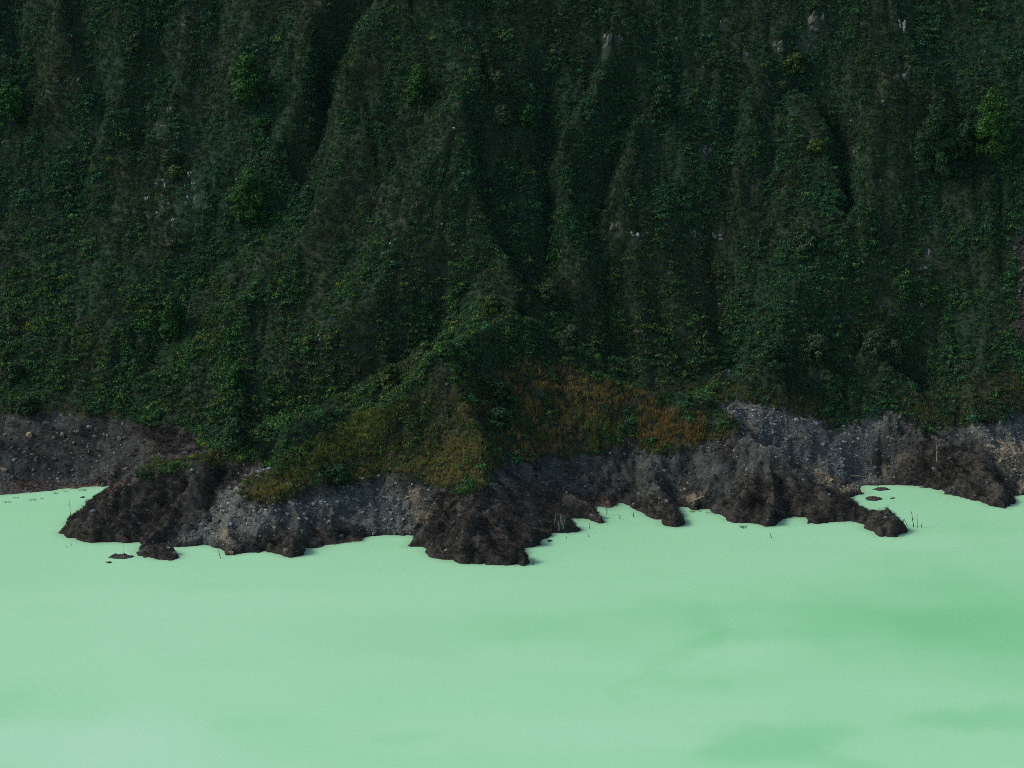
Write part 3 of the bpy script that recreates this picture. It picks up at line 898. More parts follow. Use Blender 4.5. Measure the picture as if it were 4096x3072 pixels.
def instancer(name, P, rot, scl, tint, index, coll):
    me = bpy.data.meshes.new(name)
    me.vertices.add(len(P)); me.vertices.foreach_set('co', P.astype(np.float32).ravel())
    for nm, typ, key, arr in (('rot', 'FLOAT_VECTOR', 'vector', rot), ('scl', 'FLOAT_VECTOR', 'vector', scl)):
        at = me.attributes.new(nm, typ, 'POINT'); at.data.foreach_set(key, arr.astype(np.float32).ravel())
    at = me.attributes.new('tint', 'FLOAT_COLOR', 'POINT')
    c = np.ones((len(P), 4), np.float32); c[:, :3] = tint; at.data.foreach_set('color', c.ravel())
    at = me.attributes.new('pick', 'INT', 'POINT'); at.data.foreach_set('value', index.astype(np.int32))
    ng = bpy.data.node_groups.new(name, 'GeometryNodeTree')
    ng.interface.new_socket('Geometry', in_out='INPUT', socket_type='NodeSocketGeometry')
    ng.interface.new_socket('Geometry', in_out='OUTPUT', socket_type='NodeSocketGeometry')
    gi = ng.nodes.new('NodeGroupInput'); go = ng.nodes.new('NodeGroupOutput')
    ci = ng.nodes.new('GeometryNodeCollectionInfo')
    ci.inputs['Collection'].default_value = coll
    ci.inputs['Separate Children'].default_value = True
    ci.inputs['Reset Children'].default_value = True
    ip = ng.nodes.new('GeometryNodeInstanceOnPoints')
    ip.inputs['Pick Instance'].default_value = True
    def na(n, t):
        q = ng.nodes.new('GeometryNodeInputNamedAttribute'); q.data_type = t; q.inputs['Name'].default_value = n
        return q.outputs['Attribute']
    ng.links.new(gi.outputs[0], ip.inputs['Points'])
    ng.links.new(ci.outputs[0], ip.inputs['Instance'])
    ng.links.new(na('pick', 'INT'), ip.inputs['Instance Index'])
    ng.links.new(na('rot', 'FLOAT_VECTOR'), ip.inputs['Rotation'])
    ng.links.new(na('scl', 'FLOAT_VECTOR'), ip.inputs['Scale'])
    ng.links.new(ip.outputs[0], go.inputs[0])
    o = link(name, me)
    md = o.modifiers.new('scatter', 'NODES'); md.node_group = ng
    return o

def palette(n, cols, wts, jit=0.22):
    cols = np.array(cols); wts = np.array(wts, float) / sum(wts)
    k = rng.choice(len(cols), n, p=wts)
    return cols[k] * rng.uniform(1 - jit, 1 + jit, (n, 1)) * rng.uniform(.92, 1.08, (n, 3))

SHRUBS = [shrub_mesh(100 + i, 6 + i % 4, 96, 0.16 + 0.02 * (i % 3), 0.8 + 0.15 * (i % 3)) for i in range(8)]
TUFTS = [tuft_mesh(200 + i, 36, 0.8, 0.6, 0.045, 0.6, mat_grass) for i in range(4)]
BRUSH = [twig_mesh(300 + i) for i in range(5)]
STONES = [rock_mesh(400 + i, 14 + i, 0.55 + 0.08 * (i % 4)) for i in range(8)]
BOULD = [rock_mesh(500 + i, 20 + 2 * i, 0.6 + 0.08 * (i % 4), 1) for i in range(8)]
CRAGS = [crag_mesh(600 + i) for i in range(8)]
TREECOLS = {}

GREENS = [(0.020, 0.078, 0.029), (0.029, 0.102, 0.028), (0.023, 0.082, 0.046), (0.050, 0.112, 0.027), (0.100, 0.145, 0.024), (0.045, 0.066, 0.036)]

veg = qz['veg'] * (1 - 0.93 * qz['orange']) * (1 - 0.75 * qz['brown']) * (1 - 0.6 * qz['lush']) * (1 - qz['talus']) * (1 - 0.5 * qz['crag'])
green_amt = np.clip(1.32 - 1.0 * qpatch - 0.25 * qconv - 0.02 * qupper + 0.7 * (qpatch2 - 0.5), 0.2, 1.0)
qclump = np.clip((0.5 + 0.5 * fbm(quad_attr(GX), quad_attr(GY) * 0.8, 4.2, 3, 151)) * 3.4 - 1.05, 0.28, 1.35)
P, r_, c_ = scatter(veg * green_amt * 2.4 * qclump)
# bigger plants in the hollows, small ones on the ribs
g_ = green_amt[r_, c_]
size = (0.31 + 0.43 * g_) * rng.lognormal(0, 0.42, len(P)) * (0.75 + 0.3 * qclump[r_, c_]) * (1 - 0.15 * qupper[r_, c_])
size = np.clip(size, 0.28, 2.0)
tint = palette(len(P), GREENS, [5, 5, 4.5, 2.0, 0.12, 1.4])
dry = np.clip(qpatch[r_, c_] * 1.6 - 0.75, 0, 1)[:, None]
tint = tint * (1 - 0.45 * dry) + np.array([0.055, 0.050, 0.028]) * 0.45 * dry
lushk = qz['lush'][r_, c_][:, None]
tint = tint * (1 - 0.5 * lushk) + np.array([0.06, 0.10, 0.02]) * 0.5 * lushk
cl_ = (0.5 + 0.5 * fbm(P[:, 0], P[:, 1] + P[:, 2], 3.5, 2, 131))[:, None]
tint = tint * (0.6 + 0.85 * cl_)
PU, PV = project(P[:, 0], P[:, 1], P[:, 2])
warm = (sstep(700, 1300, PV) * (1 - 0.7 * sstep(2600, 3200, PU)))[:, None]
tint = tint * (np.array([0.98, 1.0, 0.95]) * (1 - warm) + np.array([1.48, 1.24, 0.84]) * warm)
rot = np.stack([rng.normal(0, .15, len(P)), rng.normal(0, .15, len(P)), rng.uniform(0, 6.28, len(P))], 1)
scl = np.stack([size, size, size * rng.uniform(.75, 1.25, len(P))], 1)
P[:, 2] -= 0.12 * size
pick = rng.integers(0, len(SHRUBS), len(P))
# the 300 shrubs that show largest are single plants
PU, PV = project(P[:, 0], P[:, 1], P[:, 2])
inpic = (PU > 30) & (PU < 4066) & (PV > 60) & (PV < 2200)
order = np.argsort(-(size * inpic))
NSOLO = 250
solo = order[:NSOLO]
rest = np.ones(len(P), bool); rest[solo] = False
o = instancer('shrub_cover', P[rest], rot[rest], scl[rest], tint[rest], pick[rest], variants('shrub_form', SHRUBS))
tag(o, 'dense low green shrub cover over the whole crater wall', 'shrubs', kind='stuff')
def where(u, v):
    side = ('by the left edge', 'left of the white stones', 'under the tall left tree', 'under the main gully', 'on the middle face', 'right of the middle gully', 'right of centre', 'under the right gully', 'near the right edge')[min(8, int(u / 456))]
    if v > 1500: return 'near the shore ' + ('left of the spur' if u < 1000 else ('on the left arm of the spur' if u < 1900 else ('on the grassy spur' if u < 2900 else 'at the right')))
    if v > 1100: return 'on the lower slope ' + side
    if v > 550: return 'half way up the wall ' + side
    return 'high on the wall ' + side
def hue(c):
    r_h, b_h = c[0] / c[1], c[2] / c[1]
    lum = 'bright' if c[1] > 0.11 else ('dark' if c[1] < 0.07 else 'mid toned')
    return lum + (' yellow green' if r_h > 0.55 else (' blue green' if b_h > 0.45 else ' green'))
for k_, i in enumerate(solo):
    s_ = link('shrub', SHRUBS[pick[i]])
    s_.location = P[i]; s_.rotation_euler = rot[i]; s_.scale = scl[i]
    s_['tint'] = [float(q) for q in tint[i]]
    wpl = where(PU[i], PV[i])
    tag(s_, 'large ' + hue(tint[i]) + ' shrub ' + wpl, 'shrub', hue(tint[i]) + ' shrubs ' + wpl)

# dry and olive grass between the shrubs, orange grass on the front spur
qstreak = quad_attr(streak)
gd = qz['veg'] * (0.25 + 0.9 * np.clip(qpatch + 0.3 * qconv - 0.2, 0, 1)) * (1 - qz['talus']) + 1.5 * qz['orange'] * np.clip(qpatch2 * 2.4 - 0.55, 0.05, 1) * qstreak + 1.6 * qz['brown'] * np.clip(qpatch2 * 2 - 0.4, 0.05, 1) + 1.5 * qz['lush'] * qz['veg']
P, r_, c_ = scatter(gd)
n = len(P)
ora = np.clip(qz['orange'][r_, c_] * 1.1, 0, 1)[:, None]; bro = qz['brown'][r_, c_][:, None]; lus = qz['lush'][r_, c_][:, None]
t_ = palette(n, [(0.042, 0.066, 0.022), (0.030, 0.068, 0.022), (0.062, 0.058, 0.026), (0.024, 0.050, 0.024)], [3, 4, 1.2, 3])
t_ = t_ * (1 - ora) + palette(n, [(0.220, 0.155, 0.050), (0.190, 0.158, 0.048), (0.240, 0.145, 0.040), (0.085, 0.076, 0.044)], [3, 3.5, .8, 1.6]) * ora
fi = qz['fire'][r_, c_][:, None] * ora
t_ = t_ * (1 - fi) + palette(n, [(0.23, 0.130, 0.032), (0.19, 0.128, 0.032), (0.13, 0.105, 0.038)], [2, 3, 2]) * fi
t_ = t_ * (1 - bro) + palette(n, [(0.215, 0.165, 0.052), (0.190, 0.178, 0.046), (0.105, 0.094, 0.044), (0.125, 0.160, 0.038)], [3, 3.5, 2, 1.5]) * bro
t_ = t_ * (1 - lus) + palette(n, [(0.165, 0.215, 0.034), (0.200, 0.180, 0.040), (0.110, 0.150, 0.034)], [2, 2, 2]) * lus
size = rng.uniform(.7, 1.5, n)
rot = np.stack([rng.normal(0, .2, n), rng.normal(0, .2, n), rng.uniform(0, 6.28, n)], 1)
scl = np.stack([size * (1 - .25 * ora[:, 0]), size * (1 - .25 * ora[:, 0]), size * (1 + .7 * ora[:, 0])], 1)
o = instancer('dry_grass', P, rot, scl, t_, rng.integers(0, len(TUFTS), n), variants('grass_form', TUFTS))
tag(o, 'dry olive and orange grass tufts between the shrubs and on the front spur', 'grass', kind='stuff')

# leafless brush on the mounds by the water
bd = 0.5 * qz['orange'] * (1 - qstreak) + (1 - qz['veg']) * (2.3 * qz['brush'] * np.clip(qpatch2 * 2.6 - 0.6, 0.2, 1) + 0.75 * (1 - 0.75 * qz['scree']) * np.clip(qpatch2 * 3 - 1.05, 0.04, 1) + 0.5 * qz['rust']) * (1 - 0.8 * qz['tan'])
bd = bd * sstep(0.2, 1.2, qdist)
P, r_, c_ = scatter(bd)
n = len(P)
t_ = palette(n, [(0.045, 0.041, 0.036), (0.070, 0.063, 0.055), (0.030, 0.029, 0.026), (0.074, 0.060, 0.040), (0.050, 0.055, 0.030)], [4, 3, 3, 1.5, .5])
cl_ = (0.5 + 0.5 * fbm(P[:, 0], P[:, 1], 3.0, 3, 141))[:, None]
t_ = t_ * (0.15 + 1.9 * cl_ ** 1.3)
rus = qz['rust'][r_, c_][:, None]
t_ = t_ * (1 - .6 * rus) + np.array([0.085, 0.045, 0.028]) * .6 * rus
size = rng.uniform(.45, 1.1, n)
rot = np.stack([rng.normal(0, .25, n), rng.normal(0, .25, n), rng.uniform(0, 6.28, n)], 1)
o = instancer('dead_brush', P, rot, np.stack([size] * 3, 1), t_, rng.integers(0, len(BRUSH), n), variants('brush_form', BRUSH))
tag(o, 'dark leafless brush over the mounds along the shore', 'brush', kind='stuff')

# loose stones
sd = (1 - qz['veg']) * (1.1 + 5.0 * qz['scree'] * np.clip(qpatch2 * 2 - 0.45, 0.12, 1) + 0.9 * qz['tan'] - 0.85 * qz['brush']) + 3.0 * qz['talus'] + 0.03 * qz['veg'] + 0.5 * qz['crag']
P, r_, c_ = scatter(sd)
n = len(P)
t_ = palette(n, [(0.13, 0.14, 0.138), (0.19, 0.20, 0.19), (0.070, 0.077, 0.076), (0.26, 0.23, 0.17)], [4, 2.0, 5, .6], 0.3)
t_ = t_ * (1 + 0.15 * qz['scree'][r_, c_][:, None])
tl = qz['talus'][r_, c_][:, None]; t_ = t_ * (1 - .72 * tl) * (1 - tl * np.array([0, .06, .25]))
ta = qz['tan'][r_, c_][:, None]; t_ = t_ * (1 - .7 * ta) + np.array([0.30, 0.25, 0.16]) * .7 * ta
size = np.clip(0.14 * rng.lognormal(0, .7, n), .05, .8) * (1 + .6 * tl[:, 0])
rot = rng.uniform(0, 6.28, (n, 3)); rot[:, :2] = rng.normal(0, .5, (n, 2))
o = instancer('loose_stones', P, rot, np.stack([size] * 3, 1), t_, rng.integers(0, len(STONES), n), variants('stone_form', STONES))
tag(o, 'grey loose stones and rubble strewn over scree and shore', 'stones', kind='stuff')

# ------------------------------------------------------------------ boulders and outcrops
def rock(name, u, v, wpx, hpx, tint, label, cat, group=None, meshes=None, seed=0, tilt=0.3):
    r = random.Random(int(u * 7 + v * 13 + seed))
    p = ground(u, v); m = MPP(p)
    M = r.choice(meshes or BOULD)
    o = link(name, M)
    sx = wpx * m / 2; sz = hpx * m / 2
    o.scale = (sx, (sx + sz) * 0.45, sz / 0.72)
    o.rotation_euler = (r.gauss(0, tilt), r.gauss(0, tilt), r.choice((0, math.pi)) + r.gauss(0, .4))
    o.location = (p[0], p[1] - 0.14 * (sx + sz), p[2] - 0.02 * sz)
    j = r.uniform(.85, 1.15)
    o['tint'] = [c * j for c in tint]
    tag(o, label, cat, group)
    return o

for u, v, w_, h_, t_, lab in OUT:
    rock('rock_outcrop', u, v, w_, h_, t_, lab, 'rock', None, CRAGS, 1, .18)
for i, (u, v, w_, h_) in enumerate(WHITE):
    rock('rock', u, v, w_ * 1.3, h_ * 1.4, (0.32, 0.345, 0.30), 'white stone in the patch of pale stones on the left wall', 'rock', 'white stones on the left wall', CRAGS, 2)
SHORE_ROCKS = [
 (118,1740,36,30,TAN,'tan boulder on the grey scree at far left'),
 (480,1755,20,28,TAN,'tan cracked boulder beside the brown brush on the left scree'),
 (117,1687,20,14,PALE,'pale boulder at the top left of the scree under the shrubs'),
 (185,1691,40,18,GREY,'wide grey boulder at the top of the left scree'),
 (250,1737,22,26,GREY,'grey boulder in the middle of the left scree'),
 (217,1750,18,20,GREY,'grey boulder left of the middle one on the left scree'),
 (18,1876,34,30,BRN,'brown boulder at the left edge above the beach'),
 (48,1905,32,22,BRN,'low brown boulder above the left beach'),
 (380,1745,22,12,PALE,'pale slab on the right of the left scree'),
 (415,1738,20,12,PALE,'pale slab just right of another on the left scree'),
 (131,1818,22,14,TAN,'flat tan boulder low on the left scree'),
 (436,1799,16,10,PALE,'pale stone below the cracked tan boulder'),
 (333,1836,14,8,PALE,'small pale stone low on the left scree'),
 (232,1915,26,20,GREY,'grey boulder behind the left beach'),
 (415,1940,44,30,DARK,'dark boulder at the water in the left cove'),
 (452,1896,26,18,GREY,'grey stone at the back of the left cove'),
 (40,1752,18,14,GREY,'grey stone left of the tan boulder'),
 (360,1710,26,18,GREY,'grey boulder below the shrub line on the left scree'),
 (310,1728,20,18,GREY,'grey stone between two grey boulders on the left scree'),
 (250,1660,20,16,PALE,'pale stone at the upper edge of the left scree'),
 (283,1658,16,16,PALE,'pale stone right of another at the upper edge of the left scree'),
 (3168,1748,44,30,GREY,'grey boulder with a dark hollow in the right wash'),
 (3568,1755,30,24,TAN,'olive tan boulder at the right side of the wash'),
 (3830,1742,20,14,PALE,'pale boulder on the grey bank at right'),
 (3848,1736,14,12,PALE,'smaller pale boulder touching another on the right bank'),
 (4047,1670,20,18,PALE,'round pale boulder near the right edge under the slope'),
 (3530,1822,18,16,GREY,'grey stone at the foot of the right mound'),
 (3798,1835,22,18,GREY,'grey stone on the right mound'),
 (3500,1870,30,24,GREY,'pale grey slab at the outlet of the wash'),
 (3480,1880,24,20,GREY,'second grey slab at the outlet of the wash'),
 (3960,1785,36,18,TAN,'tan slab at the top of the tan bank by the right edge'),
 (3990,1765,26,16,TAN,'tan block above the tan bank by the right edge'),
 (4010,1800,26,18,TAN,'tan block in the tan bank by the right edge'),
 (3755,1712,34,14,BRN,'flat brownish slab above the right mound'),
 (3785,1716,20,12,BRN,'small brownish slab right of the flat one'),
 (4004,1690,24,22,GREY,'grey boulder below the round pale one'),
 (3845,1680,14,24,GREY,'upright grey rock at the edge of the right slope'),
 (3600,1665,14,10,PALE,'pale stone at the crest of the right wash'),
 (1597,2107,28,26,PALE,'pale boulder at the cove beside the front headland'),
 (1584,2135,14,12,PALE,'white stone at the waterline of the front cove'),
 (1600,2138,8,8,PALE,'tiny white stone at the waterline of the front cove'),
 (1205,2125,18,16,PALE,'pale boulder on the front scree'),
 (920,2041,12,10,PALE,'white stone in the grey chute'),
 (815,2040,12,14,PALE,'white boulder at the foot of the grey chute'),
 (1365,2145,26,24,GREY,'grey boulder at the water right of the front scree'),
 (880,1912,12,10,TAN,'tan stone left of the grey chute'),
 (1080,2050,16,10,TAN,'tan stone on the front scree'),
 (1095,2065,22,8,TAN,'flat tan stone on the front scree'),
 (1510,1960,24,18,GREY,'grey boulder above the front scree'),
 (2555,1937,16,12,TAN,'tan stone on the bank right of centre'),
 (2440,1812,10,12,PALE,'white stone under the orange grass'),
 (2125,1842,18,12,PALE,'pale stone at the top of the grey bank under the orange grass'),
 (2230,1970,8,8,PALE,'white stone on the grey bank in the centre'),
 (1700,2146,7,8,PALE,'white stone on the front headland'),
 (925,2208,22,24,BRN,'rusty boulder at the water below the tan bluff'),
 (1145,2200,26,18,BRN,'brown boulder on the dark point of the front scree'),
]
for u, v, w_, h_, t_, lab in SHORE_ROCKS:
    rock('boulder', u, v, w_, h_, t_, lab, 'boulder', None, BOULD, 3)
# more boulders that only their field tells apart
FIELDS = [
 ('boulder among the grey stones of the left scree', 'boulders on the left scree', [(10,1680),(500,1700),(620,1800),(520,1880),(60,1920)], 34, GREY),
 ('boulder in the pale chute of broken stone left of centre', 'boulders in the pale chute', [(860,2000),(1000,1890),(1080,1850),(1090,1870),(980,1960),(900,2060)], 34, (0.27, 0.29, 0.29)),
 ('boulder in the stony front slope left of the headland', 'boulders on the front slope', [(1000,2060),(1250,1960),(1620,2010),(1630,2090),(1300,2090),(1000,2160)], 34, (0.26, 0.27, 0.26)),
 ('boulder in the grey wash on the right', 'boulders in the right wash', [(2850,1600),(3200,1680),(3500,1680),(3480,1860),(3200,1800)], 34, (0.22, 0.24, 0.24)),
 ('boulder on the tan bank by the right edge', 'boulders on the tan bank', [(3900,1730),(4090,1700),(4090,1960),(4060,1930),(3980,1830)], 22, TAN),
 ('boulder in the dark talus strip at the right edge', 'boulders in the dark talus', [(4050,1200),(4094,1000),(4094,1420),(4060,1360)], 26, (0.060, 0.056, 0.050)),
 ('boulder below the shrubs on the lower right slope', 'boulders on the lower right slope', [(3650,1560),(4080,1480),(4080,1660),(3700,1690)], 22, GREY),
]
for lab, grp, poly, cnt, t_ in FIELDS:
    us = [q[0] for q in poly]; vs = [q[1] for q in poly]; made = 0; tries = 0
    while made < cnt and tries < 4000:
        tries += 1
        u, v = random.uniform(min(us), max(us)), random.uniform(min(vs), max(vs))
        if not inside(np.array([u]), np.array([v]), poly)[0]: continue
        s_ = random.uniform(9, 19)
        shade_, f_ = random.choice((('dark ', .55), ('mid toned ', .95), ('pale ', 1.25)))
        big_ = 'larger ' if s_ > 14 else 'small '
        rock('boulder', u, v, s_ * random.uniform(.9, 1.5), s_ * random.uniform(.6, 1), [c * f_ for c in t_], big_ + shade_ + lab, 'boulder', big_ + shade_ + grp, BOULD, made)
        made += 1

# ------------------------------------------------------------------ trees
def tube(path, radii, seg=6):
    V = []; Q = []
    for i, (p_, r0) in enumerate(zip(path, radii)):
        d = Vector(path[min(i + 1, len(path) - 1)]) - Vector(path[max(i - 1, 0)])
        q = d.to_track_quat('Z', 'Y')
        for s in range(seg):
            a = 2 * math.pi * s / seg
            V.append(tuple(Vector(p_) + q @ Vector((math.cos(a) * r0, math.sin(a) * r0, 0))))
        if i:
            for s in range(seg):
                b = (i - 1) * seg
                Q.append((b + s, b + (s + 1) % seg, b + seg + (s + 1) % seg, b + seg + s))
    V.append(tuple(path[-1])); t_ = len(V) - 1
    b = (len(path) - 1) * seg
    for s in range(seg): Q.append((b + s, b + (s + 1) % seg, t_))
    return V, Q

def tree(u, v_base, hpx, wpx, tint, label, seed, cone=0.6, dens=1.0):
    p = ground(u, v_base); m = MPP(p)
    H = hpx * m / 0.985; W = wpx * m / 2
    r = np.random.default_rng(seed)
    root = link('tree', None); root.empty_display_size = 0.5
    root.location = (p[0], p[1], p[2] - 0.2)
    tag(root, label, 'tree')
    lean = r.normal(0, .03, 2)
    path = [(lean[0] * H * t * t, lean[1] * H * t * t, H * t * 0.94) for t in np.linspace(0, 1, 8)]
    V, Q = tube(path, [max(0.03, 0.018 * H * (1 - 0.9 * t)) for t in np.linspace(0, 1, 8)], 7)
    limbs = []
    nl = 11
    ks = []
    for i in range(nl):
        t = 0.08 + 0.82 * i / nl
        a = i * 2.4 + r.uniform(-.4, .4)
        prof = max(0.18, (1 - t) ** cone * (0.6 + 0.4 * min(1, t / 0.2)))
        L = W * prof * r.uniform(.7, 1.1)
        b = np.array(path[0]) * (1 - t) + np.array(path[-1]) * t
        e = b + np.array([math.cos(a) * L, math.sin(a) * L, L * .28])
        mid_ = (b + e) / 2 + np.array([0, 0, .12 * L])
        v2, q2 = tube([tuple(b), tuple(mid_), tuple(e)], [0.011 * H * (1 - t * .6), .007 * H * (1 - t * .6), .02], 5)
        k0 = len(V); V += v2; Q += [tuple(z + k0 for z in f) for f in q2]
        ks.append((e, L)); ks.append((mid_, L * .8))
    tm = mesh_from('trunk', V, Q); tm.materials.append(mat_bark)
    link('trunk', tm, root)
    # crown: leaf sprays on many uneven clumps
    cl = []
    for e, L in ks:
        cl.append((e, 0.34 * W * r.uniform(.7, 1.25)))
    for i in range(int(44 * dens)):
        t = r.uniform(.0, 1.0)
        prof = max(0.12, (1 - t) ** cone * (0.65 + 0.35 * min(1, t / 0.2)))
        a = r.uniform(0, 6.28); rr = W * prof * math.sqrt(r.uniform(.25, 1))
        cl.append((np.array([math.cos(a) * rr, math.sin(a) * rr, H * (0.05 + .90 * t)]), W * r.uniform(.18, .36)))
    PP = []; NN = []; SS = []
    for c0, R in cl:
        nn = int(70 * dens)
        D = r.normal(0, 1, (nn, 3)); D /= np.linalg.norm(D, axis=1)[:, None]
        PP.append(c0 + D * R * r.uniform(.6, 1.1, (nn, 1)) * np.array([1, 1, .75])); NN.append(D + np.array([0, 0, .4]))
        SS.append(r.uniform(.7, 1.3) * r.uniform(.65, 1.4, nn))
    V, Q, sh = leaf_quads(np.concatenate(PP), np.concatenate(NN), 0.36, r, np.concatenate(SS))
    cm = fast_mesh('crown', V, Q); set_shade(cm, sh); cm.materials.append(mat_leaf)
    o = link('crown', cm, root)
    o['tint'] = list(tint)
    return root

BR = (0.022, 0.084, 0.014); DKG = (0.017, 0.054, 0.017); YL = (0.046, 0.086, 0.016); SOFT = (0.036, 0.072, 0.028)
TREES = [
 (990, 400, 185, 150, BR, 'bright green tree beside a white stone on the upper left wall', .5),
 (1000, 880, 215, 160, BR, 'bright green tall tree right of the white stones', .55),
 (1675, 415, 160, 115, BR, 'bright green tree in the shade of the main gully', .5),
 (690, 1350, 185, 115, BR, 'slim bright green tree on the lower left slope', .6),
 (30, 480, 150, 140, BR, 'bright green tree cut by the left edge of the picture', .5),
 (3175, 290, 80, 95, YL, 'small yellow green tree under the cracked outcrop', .4),
 (3965, 640, 285, 175, (0.034, 0.100, 0.014), 'tall yellowish green tree near the right edge', .5),
 (3745, 700, 285, 190, DKG, 'broad dark green tree left of the tall yellowish one', .5),
 (3860, 640, 160, 120, DKG, 'dark tree squeezed between the two large right hand trees', .5),
 (2645, 470, 135, 95, DKG, 'dark green tree on the upper wall right of centre', .5),
 (2105, 500, 85, 90, BR, 'low bright green tree at the head of the middle gully', .4),
 (945, 1545, 100, 85, BR, 'small bright tree on the lower left slope above the spur', .6),
 (950, 1800, 130, 125, DKG, 'dark bushy tree at the end of the green slope by the left ridge', .4),
 (2285, 1420, 125, 90, SOFT, 'soft pale green tree at the right shoulder of the middle spur', .4),
 (2200, 1210, 90, 100, SOFT, 'soft pale green tree behind the top of the middle spur', .4),
 (1970, 1250, 75, 75, YL, 'yellow green tree fern left of the top of the middle spur', .3),
 (1565, 1560, 100, 80, YL, 'yellow green tree fern in the hollow left of the spur', .3),
 (3565, 1460, 110, 95, SOFT, 'pale green tree on the lower right slope, right of a pair', .4),
 (3490, 1420, 100, 90, SOFT, 'pale green tree left of another on the lower right slope', .4),
 (3265, 1440, 115, 105, SOFT, 'leafy pale tree left of the pair on the lower right slope', .4),
 (3100, 1480, 130, 130, DKG, 'dark broad tree at the foot of the right slope', .4),
 (3225, 1000, 110, 95, SOFT, 'pale green tree below the dark right gully, on its left', .4),
 (1995, 370, 90, 70, SOFT, 'pale shrubby tree on the upper middle wall', .4),
 (2010, 500, 80, 80, SOFT, 'pale shrubby tree under another on the upper middle wall', .4),
 (3265, 610, 55, 70, YL, 'yellow green tree fern left of the dark right gully', .3),
 (2010, 1640, 120, 100, DKG, 'dark bush tree on the shaded side of the front rib', .3),
 (2005, 1720, 95, 90, DKG, 'dark bush tree lower on the shaded side of the front rib', .3),
 (540, 200, 70, 60, SOFT, 'pale shrubby tree on a rib of the upper left wall', .4),
 (680, 650, 60, 60, SOFT, 'small pale tree above the white stones', .4),
 (700, 720, 60, 70, YL, 'yellowish small tree among the white stones', .4),
 (1350, 1930, 70, 110, DKG, 'dark green bush hanging over the grey front slope', .2),
 (60, 1520, 70, 80, DKG, 'dark shrubby tree at the left edge above the scree', .3),
 (110, 1660, 80, 90, DKG, 'dark shrubby tree at the upper left border of the scree', .3),
]
for i, (u, vb, h_, w_, t_, lab, cone) in enumerate(TREES):
    tree(u, vb, h_, w_, t_, lab, 900 + i, cone, 1.35 if h_ > 150 else 0.85)

# ------------------------------------------------------------------ dead stems, bare bushes, islets and drift in the lake
def stem(u, v, hpx, lean, tint, label, group=None, wpx=3.0, fork=0, seed=0):
    r = random.Random(int(u + v) + seed)
    p = at_z(u, v, 0.0); g = ground(u, v)
    if g[1] < p[1] and g[2] > 0.05: p = g
    m = MPP(p); H = hpx * m / .97
    path = [(lean * H * t + .03 * H * math.sin(3 * t + r.random() * 6) * t, 0.02 * H * math.sin(4 * t), H * t - 0.25 * (t == 0)) for t in np.linspace(0, 1, 6)]
    V, Q = tube(path, [wpx * m / 2 * (1 - .6 * t) for t in np.linspace(0, 1, 6)], 6)
    for k_ in range(fork):
        t = r.uniform(.35, .85); b = Vector(path[int(t * 5)])
        L = H * r.uniform(.15, .4); a = r.uniform(0, 6.28)
        e = b + Vector((math.cos(a) * L * .7, math.sin(a) * L * .7, L * .8))
        v2, q2 = tube([tuple(b), tuple((b + e) / 2 + Vector((0, 0, -.05 * L))), tuple(e)], [wpx * m * .3, wpx * m * .2, wpx * m * .1], 5)
        k0 = len(V); V += v2; Q += [tuple(z + k0 for z in f) for f in q2]
    me = mesh_from('dead_stem', V, Q); me.materials.append(mat_wood)
    o = link('dead_stem', me); o.location = p
    o['tint'] = list(tint)
    tag(o, label, 'dead stem', group)
    return o
BLK, BLEACH, GRN = (0.03, 0.035, 0.025), (0.34, 0.32, 0.28), (0.05, 0.07, 0.03)
STEMS = [
 (283,2070,70,-.05,BLK,'thin dead stem in the water left of the left mound',2.4,1),
 (285,2184,16,0,BLK,'short dead stem in the water below the left mound',2.6,0),
 (267,2190,6,0,BLK,'stub of a stem left of the short dead stem',2.6,0),
 (493,2236,76,0,BLEACH,'tall pale stem rising through the small mud islet',2.6,0),
 (816,2180,70,.03,BLEACH,'bleached stem standing against the dark undercut bank',3,1),
 (845,2190,45,-.3,BLEACH,'bleached leaning stem right of the one by the undercut bank',3,0),
 (882,2234,46,-.25,BLK,'dark curved stem in the water before the tan bluff',3,0),
 (868,2160,34,-.3,BLEACH,'bleached leaning stem against the tan bluff',2.5,0),
 (2135,2260,24,0,BLK,'dark straight stem off the tip of the front headland',4,0),
 (2265,2153,7,0,BLK,'tiny stem stub in the bay right of the headland',3.5,0),
 (2353,2147,16,-.1,BLK,'short stem in the middle of the bay right of the headland',3.4,0),
 (2358,2114,22,0,BLK,'short stem near the small point of that bay',3,0),
 (2427,2060,44,.02,BLK,'twiggy dead sapling at the head of the middle bay',3,7),
 (2478,2076,16,.2,BLK,'low bare bush in the middle bay, left of another',3,9),
 (2533,2068,18,.1,BLK,'low bare bush in the middle bay nearest the short spit',3,8),
 (3086,2152,26,-.3,BLK,'dark bent stem in the water before the right spit',3.4,1),
 (3630,2104,30,-.45,BLK,'leftmost stem of the clump off the end of the right spit',3,0),
 (3655,2108,64,-.2,BLK,'tallest dark stem of the clump off the right spit',4,1),
 (3669,2112,54,.02,GRN,'thin straight stem of the clump off the right spit',2.4,0),
 (3684,2109,22,.2,BLK,'rightmost short stem of the clump off the right spit',3,0),
 (3748,1846,72,-.05,BLEACH,'white dead tree trunk standing on the right mound',4,5),
 (2116,1928,26,.02,BLEACH,'pale stem standing on the grey bank in the centre',2.5,0),
]
for u, v, h_, ln, t_, lab, w_, fk in STEMS:
    stem(u, v, h_, ln, t_, lab, None, w_, fk)
for i in range(8):
    stem(2222 + i * 4.2, 2122 - (i % 3) * 3, 48 + 16 * math.sin(i * 1.9), -.12 + .04 * i, BLEACH, 'bleached stem in the cluster of pale stems at the right of the headland', 'pale stems beside the headland', 2.2, 0, i)

